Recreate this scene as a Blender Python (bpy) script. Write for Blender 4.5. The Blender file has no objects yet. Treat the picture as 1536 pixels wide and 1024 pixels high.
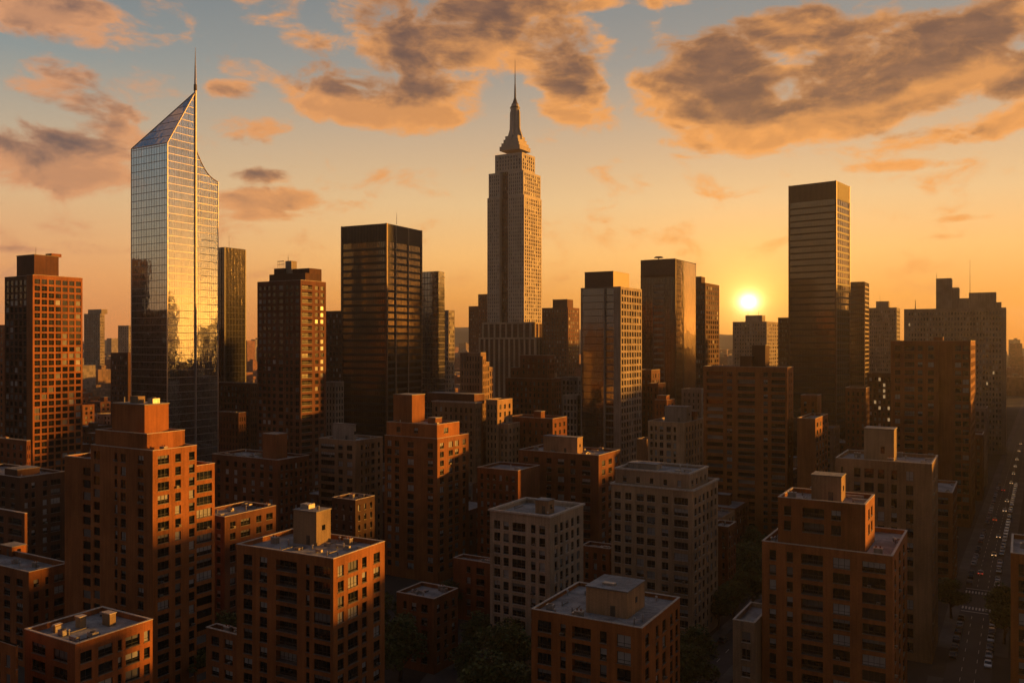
import bpy, math, random
from math import sin, cos, tan, atan2, radians, pi, hypot, floor, exp
RND = random.Random(11)
SC = bpy.context.scene
COL = SC.collection
F = 1280.0            # focal length in photograph pixels (1536 wide)
EYE = 85.0            # camera height above the street
TH = radians(30.5)    # heading of the street grid

# ------------------------------------------------------------------ camera
cam_d = bpy.data.cameras.new('camera')
cam_d.sensor_width = 36.0; cam_d.lens = 30.0; cam_d.clip_start = 1.0; cam_d.clip_end = 30000.0
cam = bpy.data.objects.new('camera', cam_d); COL.objects.link(cam)
cam.location = (0, 0, EYE); cam.rotation_euler = (radians(90), 0, 0)
SC.camera = cam

# ------------------------------------------------------------------ render settings and exposure
SC.view_settings.view_transform = 'Standard'; SC.view_settings.look = 'None'
SC.view_settings.exposure = 1.3; SC.view_settings.gamma = 1.0
cy = SC.cycles
cy.max_bounces = 5; cy.diffuse_bounces = 2; cy.glossy_bounces = 3; cy.transmission_bounces = 1
cy.volume_bounces = 0; cy.transparent_max_bounces = 4
cy.caustics_reflective = False; cy.caustics_refractive = False
cy.sample_clamp_indirect = 4.0
cy.use_denoising = True
try:
    cy.denoiser = 'OPENIMAGEDENOISE'; cy.denoising_input_passes = 'RGB_ALBEDO_NORMAL'
except Exception: pass

# ------------------------------------------------------------------ sun lamp
SUN_AZ, SUN_EL = radians(72), radians(7.0)
sl = bpy.data.lights.new('sun', 'SUN'); sl.energy = 3.0; sl.angle = radians(1.5); sl.color = (1.0, 0.41, 0.05)
sun = bpy.data.objects.new('sun', sl); COL.objects.link(sun)
sun.rotation_euler = (radians(90) - SUN_EL, 0, pi - SUN_AZ)
# lamp shines along its -Z: put it well right of the visible sun, to light right-hand faces, and aim it at the origin
import mathutils
_d = mathutils.Vector((sin(SUN_AZ)*cos(SUN_EL), cos(SUN_AZ)*cos(SUN_EL), sin(SUN_EL)))
sun.rotation_euler = _d.to_track_quat('Z', 'Y').to_euler()
sun.location = _d * 3000

# ------------------------------------------------------------------ node maths
class X:
    """a float socket (or number) with arithmetic that adds Math nodes to tree T"""
    T = None
    def __init__(s, v): s.v = v
    @staticmethod
    def op(kind, *a, clamp=False):
        n = X.T.nodes.new('ShaderNodeMath'); n.operation = kind; n.use_clamp = clamp
        for i, q in enumerate(a):
            q = q.v if isinstance(q, X) else q
            if isinstance(q, (int, float)): n.inputs[i].default_value = q
            else: X.T.links.new(q, n.inputs[i])
        return X(n.outputs[0])
    def __add__(s, o): return X.op('ADD', s, o)
    __radd__ = __add__
    def __sub__(s, o): return X.op('SUBTRACT', s, o)
    def __rsub__(s, o): return X.op('SUBTRACT', o, s)
    def __mul__(s, o): return X.op('MULTIPLY', s, o)
    __rmul__ = __mul__
    def __truediv__(s, o): return X.op('DIVIDE', s, o)
def sstep(x, a, b):
    n = X.T.nodes.new('ShaderNodeMapRange'); n.interpolation_type = 'SMOOTHSTEP'
    X.T.links.new(x.v, n.inputs[0]); n.inputs[1].default_value = a; n.inputs[2].default_value = b
    return X(n.outputs[0])
def xyz(x, y, z):
    n = X.T.nodes.new('ShaderNodeCombineXYZ')
    for i, q in enumerate((x, y, z)):
        q = q.v if isinstance(q, X) else q
        if isinstance(q, (int, float)): n.inputs[i].default_value = q
        else: X.T.links.new(q, n.inputs[i])
    return n.outputs[0]
def noise(vec, scale, detail=4, rough=.55, dist=0.0):
    n = X.T.nodes.new('ShaderNodeTexNoise'); X.T.links.new(vec, n.inputs['Vector'])
    n.inputs['Scale'].default_value = scale; n.inputs['Detail'].default_value = detail
    n.inputs['Roughness'].default_value = rough; n.inputs['Distortion'].default_value = dist
    return X(n.outputs[0])
def ramp(fac, stops, interp='LINEAR'):
    n = X.T.nodes.new('ShaderNodeValToRGB'); n.color_ramp.interpolation = interp
    X.T.links.new(fac.v, n.inputs[0])
    e = n.color_ramp.elements
    while len(e) < len(stops): e.new(0.5)
    for k, (p, c) in enumerate(stops): e[k].position = p; e[k].color = (*c, 1)
    return n.outputs[0]
def mix(f, a, b, mode='MIX'):
    n = X.T.nodes.new('ShaderNodeMix'); n.data_type = 'RGBA'; n.blend_type = mode
    f = f.v if isinstance(f, X) else f
    if isinstance(f, (int, float)): n.inputs[0].default_value = f
    else: X.T.links.new(f, n.inputs[0])
    for q, i in ((a, 6), (b, 7)):
        if isinstance(q, tuple): n.inputs[i].default_value = (*q, 1)
        else: X.T.links.new(q, n.inputs[i])
    return n.outputs[2]

# ------------------------------------------------------------------ sky
W = bpy.data.worlds.new('World'); SC.world = W; W.use_nodes = True
wt = W.node_tree; wt.nodes.clear()

# clouds as a field over azimuth and tangent of elevation: (cx, cy, rx, ry, strength, tilt) measured on the photograph
BLOBS = [(100,30,165,42,1,0),(60,5,120,25,.8,0),(85,105,62,24,.9,.15),(110,150,115,20,.95,.16),(160,190,85,18,.8,.22),
 (80,243,170,52,1.25,.06),(346,135,48,17,.9,0),(380,193,66,26,1,0),(470,60,48,26,.6,.1),(372,262,62,14,.85,0),
 (398,298,85,20,1.0,-.03),(405,326,52,9,.7,0),(500,152,95,36,1,.1),(600,162,125,42,1.1,.06),(650,62,145,78,1.3,.02),
 (505,112,60,20,.75,.1),(850,100,78,72,1.15,.15),(862,160,70,28,.9,0),(1050,112,112,58,1.2,.2),(1080,180,120,46,1.1,.1),
 (1090,215,90,26,.9,0),(1200,55,150,52,.95,0),(1360,75,130,60,1.0,0),(1300,130,200,55,.95,0),(1270,178,170,32,.95,-.08),(1480,45,130,70,1.05,0),(1450,120,110,40,.85,0),
 (1450,195,160,24,1,-.16),(1360,247,95,10,.75,0),(840,6,90,16,.8,0),(960,4,90,12,.6,0),(120,372,110,11,.55,0),
 (20,374,60,6,.5,0),(1470,326,75,6,.5,0),(1410,356,60,5,.35,0),(885,190,60,18,.5,0),(745,30,100,50,.9,0),
 (1165,140,60,18,-.4,-.2),(1215,88,80,16,-.3,.1),(1440,140,80,16,-.35,-.15),(1385,36,70,14,-.3,0),(1530,120,60,40,.8,0)]
grp = bpy.data.node_groups.new('cloud_cover', 'ShaderNodeTree')
grp.interface.new_socket('az', in_out='INPUT', socket_type='NodeSocketFloat')
grp.interface.new_socket('v', in_out='INPUT', socket_type='NodeSocketFloat')
grp.interface.new_socket('d', in_out='OUTPUT', socket_type='NodeSocketFloat')
X.T = grp
gi = grp.nodes.new('NodeGroupInput'); go = grp.nodes.new('NodeGroupOutput')
az, v = X(gi.outputs[0]), X(gi.outputs[1])
warp = noise(xyz(az, v*1.6, 3.3), 9.0, 2, .5)
az_w = az + (warp - .5)*.05
uv = xyz(az_w, v, 0)
tot = None
for (cx, cy_, rx, ry, s, tilt) in BLOBS:
    a0 = math.atan((cx-768)/F); v0 = (512-cy_)/F*cos(a0)
    ax = (math.atan((cx+rx-768)/F) - math.atan((cx-rx-768)/F))/2; av = ry/F*cos(a0)
    n = grp.nodes.new('ShaderNodeVectorMath'); n.operation = 'SUBTRACT'
    grp.links.new(uv, n.inputs[0]); n.inputs[1].default_value = (a0, v0, 0)
    m = grp.nodes.new('ShaderNodeVectorMath'); m.operation = 'MULTIPLY'
    if tilt:
        vr = grp.nodes.new('ShaderNodeVectorRotate'); vr.rotation_type = 'Z_AXIS'
        vr.inputs['Angle'].default_value = tilt; grp.links.new(n.outputs[0], vr.inputs['Vector']); src = vr.outputs[0]
    else: src = n.outputs[0]
    grp.links.new(src, m.inputs[0]); m.inputs[1].default_value = (1/ax, 1/av, 0)
    d = grp.nodes.new('ShaderNodeVectorMath'); d.operation = 'DOT_PRODUCT'
    grp.links.new(m.outputs[0], d.inputs[0]); grp.links.new(m.outputs[0], d.inputs[1])
    q = X.op('MULTIPLY_ADD', X(d.outputs[1]), -s*.75, s)
    q = X.op('MAXIMUM' if s > 0 else 'MINIMUM', q, 0.0)
    tot = q if tot is None else tot + q
tot = X.op('MAXIMUM', X.op('MINIMUM', tot, 1.2), 0.0)
# looser cloud outside the photograph's field of view
side = sstep(X.op('ABSOLUTE', az), .62, .95)
lown = noise(xyz(az, v*2.0, 8.1), 3.2, 2, .5)
tot = tot + side*(sstep(lown, .48, .66))*sstep(v, .06, .2)
nz = noise(xyz(az, v*1.75, 0.7), 14.0, 8, .62, .35)
nf = noise(xyz(az, v*1.5, 5.7), 46.0, 5, .6)
tot = tot*.88 + (nz - .5)*3.1 + (nf - .5)*.45 - .22
grp.links.new(tot.v, go.inputs[0])

X.T = wt
tc = wt.nodes.new('ShaderNodeTexCoord')
sx = wt.nodes.new('ShaderNodeSeparateXYZ'); wt.links.new(tc.outputs['Generated'], sx.inputs[0])
dx, dy, dz = (X(sx.outputs[i]) for i in range(3))
AZ = X.op('ARCTAN2', dx, dy)
V = dz / X.op('MAXIMUM', X.op('SQRT', dx*dx + dy*dy), .001)
V = X.op('MINIMUM', X.op('MAXIMUM', V, -.2), 4.0)
S_AZ, S_V = math.atan((1123-768)/F), (512-453)/F*cos(math.atan((1123-768)/F))
cs = X.op('COSINE', AZ - S_AZ)
Vr = X.op('MAXIMUM', V, 0.0)
sunside = ramp(Vr, [(0,(.44,.135,.014)),(.05,(.53,.225,.045)),(.10,(.55,.30,.10)),(.16,(.46,.305,.150)),(.22,(.36,.25,.150)),(.32,(.185,.175,.155)),(.42,(.12,.135,.14)),(.6,(.05,.065,.085)),(1,(.014,.026,.044))])
leftside = ramp(Vr, [(0,(.50,.165,.045)),(.07,(.48,.215,.080)),(.15,(.41,.26,.135)),(.22,(.285,.225,.155)),(.30,(.150,.170,.165)),(.40,(.088,.112,.128)),(.6,(.042,.06,.085)),(1,(.014,.026,.044))])
flank = ramp(Vr, [(0,(0.288,0.1152,0.036)),(0.05,(0.288,0.1512,0.0612)),(0.11,(0.2448,0.18,0.108)),(0.2,(0.1512,0.1584,0.1476)),(0.35,(0.105,0.14,0.17)),(0.6,(0.034,0.055,0.085)),(1,(0.014,0.026,0.044))])
behind = ramp(Vr, [(0,(.050,.038,.030)),(.15,(.046,.041,.036)),(.35,(.034,.038,.042)),(.7,(.018,.030,.044)),(1,(.013,.025,.042))])
csw = X.op('COSINE', AZ + .45)
skyc = mix(X.op('MAXIMUM', sstep(csw, -.35, .34), sstep(X.op('COSINE', AZ - 1.25), .45, .8)), behind, flank)
skyc = mix(sstep(X.op('COSINE', AZ), .55, .80), skyc, leftside)
skyc = mix(sstep(cs, .66, 1.0), skyc, sunside)
def cover(a, b):
    g = wt.nodes.new('ShaderNodeGroup'); g.node_tree = grp
    wt.links.new(a.v, g.inputs[0]); wt.links.new(b.v, g.inputs[1]); return X(g.outputs[0])
c0 = cover(AZ, V)
c1 = cover(AZ + (S_AZ - AZ)*.03, V - .034)          # a little way down and towards the sun
dens = sstep(c0, -.12, .55)
thick = sstep(c0, .05, .95)
lit = X.op('SUBTRACT', 1.0, sstep(c1, -.25, .85))
core = mix(sstep(cs, .75, 1.0), (.090,.057,.053), (.090,.044,.029))
cv = noise(xyz(AZ, V*2.2, 2.0), 20.0, 5, .6)
core = mix(sstep(cv, .35, .7), mix(.25, core, (.05,.03,.03)), mix(.16, core, (.45,.2,.08)))
edge = mix(sstep(cs, .7, 1.0), (.38,.175,.082), (.47,.195,.052))
ccol = mix(X.op('MINIMUM', lit*.75 + (1 - thick)*.55, 1.0), core, edge)
ccol = mix(sstep(csw, -.3, .55), (.05,.042,.042), ccol)          # clouds away from the sunset stay grey
cloudy = mix(dens*.95, skyc, ccol)
# the low sun itself and its glow
du = (AZ - S_AZ); dv = (V - S_V)
r2 = du*du + dv*dv*1.25
r = X.op('SQRT', r2)
def ex(x, k): return X.op('EXPONENT', x*(-k))
def add(base, f, c): return mix(1.0, base, mix(f, (0,0,0), c), 'ADD')
glow = add(cloudy, ex(r, 240), (13.0,9.3,4.4))
glow = add(glow, ex(r, 45), (1.1,.62,.14))
glow = add(glow, ex(r, 9), (.21,.092,.012))
glow.node.clamp_result = False
st = wt.nodes.new('ShaderNodeTexSky'); st.sky_type = 'NISHITA'; st.sun_disc = False
st.sun_elevation = SUN_EL; st.sun_rotation = SUN_AZ; st.air_density = 1.5; st.dust_density = 3.0
bg1 = wt.nodes.new('ShaderNodeBackground'); wt.links.new(glow, bg1.inputs[0]); bg1.inputs[1].default_value = 0.74
bg2 = wt.nodes.new('ShaderNodeBackground'); wt.links.new(st.outputs[0], bg2.inputs[0]); bg2.inputs[1].default_value = 0.0012
ad = wt.nodes.new('ShaderNodeAddShader'); wt.links.new(bg1.outputs[0], ad.inputs[0]); wt.links.new(bg2.outputs[0], ad.inputs[1])
wo = wt.nodes.new('ShaderNodeOutputWorld'); wt.links.new(ad.outputs[0], wo.inputs[0])
W.cycles.sampling_method = 'MANUAL'; W.cycles.sample_map_resolution = 512

# ------------------------------------------------------------------ materials
def new_mat(name):
    m = bpy.data.materials.new(name); m.use_nodes = True
    t = m.node_tree; X.T = t
    return m, t, t.nodes['Principled BSDF']
def objcoord():
    c = X.T.nodes.new('ShaderNodeTexCoord').outputs['Object']
    oi = X.T.nodes.new('ShaderNodeObjectInfo')
    n = X.T.nodes.new('ShaderNodeVectorMath'); n.operation = 'MULTIPLY_ADD'
    X.T.links.new(oi.outputs['Random'], n.inputs[0]); n.inputs[1].default_value = (60, 40, 0)
    X.T.links.new(c, n.inputs[2])
    return n.outputs[0]
def scaled(vec, s):
    n = X.T.nodes.new('ShaderNodeVectorMath'); n.operation = 'MULTIPLY'
    X.T.links.new(vec, n.inputs[0]); n.inputs[1].default_value = s; return n.outputs[0]
def bump(bs, h, strength, dist=.05):
    b = X.T.nodes.new('ShaderNodeBump'); b.inputs['Strength'].default_value = strength
    b.inputs['Distance'].default_value = dist
    X.T.links.new(h.v, b.inputs['Height']); X.T.links.new(b.outputs[0], bs.inputs['Normal'])
def wall_mat(name, c, var=.52, rough=.85, pitch=3.1):
    """masonry: blotches, streaks running down, fine grain of the courses and a darker line at each floor"""
    m, t, bs = new_mat(name)
    p = objcoord()
    big = noise(scaled(p, (1,1,.6)), .12, 4, .6)
    streak = noise(scaled(p, (1.6,1.6,.07)), 1.0, 4, .65)
    grain = noise(scaled(p, (1,1,3.2)), 2.6, 3, .7)
    k = sstep(big*.45 + streak*.3 + grain*.25, .32, .68)
    lo = tuple(x*(1-var) for x in c); hi = tuple(min(.9, x*(1+var*.55)) for x in c)
    col = mix(k, lo, hi)
    rn = X(t.nodes.new('ShaderNodeObjectInfo').outputs['Random'])
    col = mix(1.0, col, ramp(rn, [(0,(.78,.80,.84)),(.35,(1.0,1.0,1.0)),(.7,(.92,.86,.80)),(1,(1.14,1.12,1.06))]), 'MULTIPLY')
    run = sstep(noise(scaled(p, (2.2,2.2,.05)), 1.0, 3, .7), .58, .74)
    col = mix(run*.4, col, tuple(x*.45 for x in c))
    spots = sstep(noise(p, .5, 5, .7), .62, .75)
    col = mix(spots*.35, col, tuple(x*.55 for x in c))
    t.links.new(col, bs.inputs['Base Color']); bs.inputs['Roughness'].default_value = rough
    bs.inputs['Specular IOR Level'].default_value = .2
    bump(bs, grain, .35, .03)
    return m
def plain(name, c, rough=.6, metal=0.0, var=.25, scale=1.5):
    m, t, bs = new_mat(name)
    k = noise(objcoord(), scale, 4, .65)
    t.links.new(mix(sstep(k, .3, .7), tuple(x*(1-var) for x in c), tuple(x*(1+var) for x in c)), bs.inputs['Base Color'])
    bs.inputs['Roughness'].default_value = rough; bs.inputs['Metallic'].default_value = metal
    return m
def roof_mat(name, c):
    """weathered roof felt: patches, stains and paler worn areas"""
    m, t, bs = new_mat(name)
    p = objcoord()
    a = noise(p, .22, 5, .65, .6); b = noise(p, 1.1, 5, .7, .4); f = noise(p, 6, 3, .7)
    col = mix(sstep(a, .35, .65), tuple(x*.5 for x in c), tuple(x*1.25 for x in c))
    col = mix(sstep(b, .5, .68)*.7, col, tuple(x*.38 for x in c))
    col = mix(sstep(f, .35, .75)*.5, col, tuple(x*1.5 for x in c))
    bt = t.nodes.new('ShaderNodeTexBrick'); t.links.new(p, bt.inputs['Vector']); bt.inputs['Scale'].default_value = 1.0
    bt.inputs['Brick Width'].default_value = 7.0; bt.inputs['Row Height'].default_value = 1.05; bt.inputs['Mortar Size'].default_value = .05; bt.inputs['Mortar Smooth'].default_value = .3
    col = mix(X(bt.outputs['Fac'])*.45, col, tuple(x*.35 for x in c))
    pud = sstep(noise(p, .16, 3, .5, .3), .60, .66)
    col = mix(pud*.7, col, tuple(x*.3 for x in c))
    t.links.new(col, bs.inputs['Base Color']); t.links.new((.92 - pud*.55).v, bs.inputs['Roughness'])
    bump(bs, b, .5, .15)
    return m
def pane_mat(name, c, rough=.07, ior=1.6):
    m, t, bs = new_mat(name)
    p = objcoord()
    k = noise(p, .35, 2, .5)
    t.links.new(mix(k, tuple(x*.6 for x in c), tuple(x*1.4 for x in c)), bs.inputs['Base Color'])
    bs.inputs['Roughness'].default_value = rough; bs.inputs['IOR'].default_value = ior
    return m
def curtain_glass(name, c, metal=.9, rough=.03, cell=(1.5,1.5,4.0), wob=.05, dark=.55, dim=.25):
    """coated facade glass: every pane has its own slight tint, tilt and blind"""
    m, t, bs = new_mat(name)
    tcn = t.nodes.new('ShaderNodeTexCoord').outputs['Object']
    n = t.nodes.new('ShaderNodeVectorMath'); n.operation = 'DIVIDE'
    t.links.new(tcn, n.inputs[0]); n.inputs[1].default_value = cell
    n2 = t.nodes.new('ShaderNodeVectorMath'); n2.operation = 'FLOOR'; t.links.new(n.outputs[0], n2.inputs[0])
    w = t.nodes.new('ShaderNodeTexWhiteNoise'); t.links.new(n2.outputs[0], w.inputs[0])
    k = X(w.outputs[0])
    col = mix(k*dim, c, tuple(x*dark for x in c))
    t.links.new(col, bs.inputs['Base Color'])
    bs.inputs['Metallic'].default_value = metal; bs.inputs['Roughness'].default_value = rough
    h = noise(tcn, .22, 2, .5) + k*.10
    bump(bs, h, wob, 1.0)
    return m

BRICK = {
 'orange': wall_mat('orange brick', (0.37,0.14,0.046)),
 'red':    wall_mat('red brick', (0.245,0.090,0.038)),
 'rust':   wall_mat('rust brick', (0.335,0.125,0.046)),
 'brown':  wall_mat('brown brick', (0.185,0.081,0.044)),
 'umber':  wall_mat('dark umber brick', (0.126,0.063,0.037)),
 'tan':    wall_mat('tan stone', (0.40,0.25,0.14)),
 'beige':  wall_mat('beige stone', (0.50,0.335,0.20)),
 'pale':   wall_mat('pale limestone', (0.52,0.41,0.30)),
 'grey':   wall_mat('grey concrete', (0.34,0.29,0.235)),
 'esb':    wall_mat('weathered limestone', (0.54,0.485,0.42), .3),
 'stucco': wall_mat('ochre render', (0.385,0.266,0.148)),
 'bronze': plain('bronze cladding', (.10,.055,.035), .45, .3),
 'black':  plain('black metal cladding', (.022,.018,.016), .65, 0),
}
ROOF = roof_mat('roof felt', (.30,.30,.305)); ROOF_D = roof_mat('dark roof felt', (.2,.17,.15))
COPING = plain('coping stone', (.50,.43,.36), .6)
COPING_D = plain('dark metal coping', (.18,.14,.11), .5)
FRAME = plain('window frame', (.028,.024,.022), .5)
FRAME_L = plain('pale window frame', (.16,.135,.115), .5)
STEEL = plain('galvanised steel', (.42,.38,.34), .4, .7)
TRIM = plain('bright metal trim', (.62,.56,.50), .32, .85)
BARM = plain('anodised bar', (.36,.32,.29), .5, .5)
DARKST = plain('dark steel', (.10,.085,.07), .5, .4)
PANES = [pane_mat('dark window glass', (.006,.008,.010)), pane_mat('dim window glass', (.018,.022,.026)),
         pane_mat('window with drawn blind', (.17,.17,.17), .25, 1.5), pane_mat('window with pale curtain', (.34,.34,.33), .3, 1.5)]
m_, t_, b_ = new_mat('lit window'); PANE_LIT = m_
b_.inputs['Base Color'].default_value = (.3,.2,.1,1); b_.inputs['Emission Color'].default_value = (1,.62,.28,1); b_.inputs['Emission Strength'].default_value = .13

# ------------------------------------------------------------------ mesh building
class MB:
    def __init__(s): s.v = []; s.f = []; s.m = []; s.mats = []
    def mi(s, mat):
        if mat not in s.mats: s.mats.append(mat)
        return s.mats.index(mat)
    def poly(s, pts, mat):
        b = len(s.v); s.v += pts; s.f.append(tuple(range(b, b+len(pts)))); s.m.append(s.mi(mat))
    def box(s, x0, x1, y0, y1, z0, z1, mat, skip=''):
        b = len(s.v); k = s.mi(mat)
        s.v += [(x0,y0,z0),(x1,y0,z0),(x1,y1,z0),(x0,y1,z0),(x0,y0,z1),(x1,y0,z1),(x1,y1,z1),(x0,y1,z1)]
        fs = {'b':(3,2,1,0),'t':(4,5,6,7),'f':(0,1,5,4),'r':(1,2,6,5),'k':(2,3,7,6),'l':(3,0,4,7)}
        for q, w in fs.items():
            if q not in skip: s.f.append(tuple(b+i for i in w)); s.m.append(k)
    def tube(s, p, q, r0, r1, mat, n=8, caps=True):
        P = mathutils.Vector(p); Q = mathutils.Vector(q); d = (Q-P).normalized()
        a = d.orthogonal().normalized(); c = d.cross(a)
        b = len(s.v); k = s.mi(mat)
        for (o, r) in ((P, r0), (Q, r1)):
            for i in range(n):
                t = 2*pi*i/n; w = o + a*cos(t)*r + c*sin(t)*r; s.v.append(tuple(w))
        for i in range(n):
            j = (i+1) % n; s.f.append((b+i, b+j, b+n+j, b+n+i)); s.m.append(k)
        if caps:
            s.f.append(tuple(b+n+i for i in range(n))); s.m.append(k)
            s.f.append(tuple(b+n-1-i for i in range(n))); s.m.append(k)
    def mesh(s, name):
        me = bpy.data.meshes.new(name); me.from_pydata(s.v, [], s.f)
        for q in s.mats: me.materials.append(q)
        me.polygons.foreach_set('material_index', s.m); me.update()
        return me
    def build(s, name, parent=None):
        if not s.f: return None
        return link(name, s.mesh(name), parent)
def link(name, me, parent=None):
    o = bpy.data.objects.new(name, me); COL.objects.link(o)
    if parent is not None: o.parent = parent
    return o
def tag(o, label=None, cat=None, group=None, kind=None):
    if label: o['label'] = label
    if cat: o['category'] = cat
    if group: o['group'] = group
    if kind: o['kind'] = kind
    return o
def thing(name, label, cat, loc=(0,0,0), rz=0.0, group=None):
    o = bpy.data.objects.new(name, None); COL.objects.link(o); o.empty_display_size = .5
    o.location = loc; o.rotation_euler = (0, 0, rz)
    return tag(o, label, cat, group)

# ------------------------------------------------------------------ windows (meshes shared between windows of one size)
_cache = {}
def frame_mesh(w, h, style):
    key = ('f', round(w, 2), round(h, 2), style)
    if key not in _cache:
        m = MB(); t = .07; mt = FRAME_L if style == 'pale' else FRAME
        m.box(-w/2, w/2, 0, .12, -h/2, -h/2+t, mt); m.box(-w/2, w/2, 0, .12, h/2-t, h/2, mt)
        m.box(-w/2, -w/2+t, 0, .12, -h/2+t, h/2-t, mt); m.box(w/2-t, w/2, 0, .12, -h/2+t, h/2-t, mt)
        n = max(1, round(w/1.15))
        for i in range(1, n):
            c = -w/2 + w*i/n; m.box(c-.04, c+.04, .02, .11, -h/2+t, h/2-t, mt)
        m.box(-w/2-.08, w/2+.08, -.30, .0, -h/2-.10, -h/2+.012, COPING if style == 'pale' else COPING_D)
        zt = -h/2 + h*.3
        m.box(-w/2+t, w/2-t, .025, .10, zt-.035, zt+.035, mt)
        _cache[key] = m.mesh('window')
    return _cache[key]
def pane_mesh(w, h, var):
    key = ('p', round(w, 2), round(h, 2), var)
    if key not in _cache:
        m = MB(); w2, h2 = w/2-.02, h/2-.02
        base, blind, fr = [(0,0,0),(1,0,0),(0,2,.35),(0,3,.55),(1,2,.8),(0,0,0),(3,3,0),(0,1,.5)][var]
        zb = h2 - fr*2*h2
        m.poly([(-w2,.09,-h2),(w2,.09,-h2),(w2,.09,zb),(-w2,.09,zb)], PANES[base])
        if fr: m.poly([(-w2,.09,zb),(w2,.09,zb),(w2,.09,h2),(-w2,.09,h2)], PANES[blind])
        _cache[key] = m.mesh('pane')
    return _cache[key]
def one_mesh(w, h, var):       # frame and glass together, for windows too small to show their parts
    key = ('o', round(w, 2), round(h, 2), var)
    if key not in _cache:
        m = MB(); w2, h2 = w/2, h/2
        base = [0,1,0,2,0,1,0,0][var]
        m.poly([(-w2,.1,-h2),(w2,.1,-h2),(w2,.1,h2),(-w2,.1,h2)], PANES[base])
        m.box(-.05, .05, .02, .1, -h2, h2, FRAME); m.box(-w2, w2, .03, .1, -.05, .04, FRAME)
        _cache[key] = m.mesh('window')
    return _cache[key]
def ac_mesh():
    if 'ac' not in _cache:
        m = MB(); m.box(-.33, .33, -.62, .02, 0, .42, STEEL); m.box(-.29, .29, -.635, -.62, .05, .36, DARKST); _cache['ac'] = m.mesh('air_conditioner')
    return _cache['ac']
def rail_mesh(w):
    key = ('r', round(w, 2))
    if key not in _cache:
        m = MB()
        m.box(-w/2, w/2, -.10, 1.15, -.16, 0, FRAME_L)
        m.box(-w/2, w/2, -.08, -.02, .95, 1.03, DARKST)
        n = max(3, int(w/.35))
        for i in range(n+1):
            c = -w/2 + .03 + (w-.06)*i/n; m.box(c-.02, c+.02, -.07, -.03, 0, .95, DARKST)
        _cache[key] = m.mesh('balcony_railing')
    return _cache[key]

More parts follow.
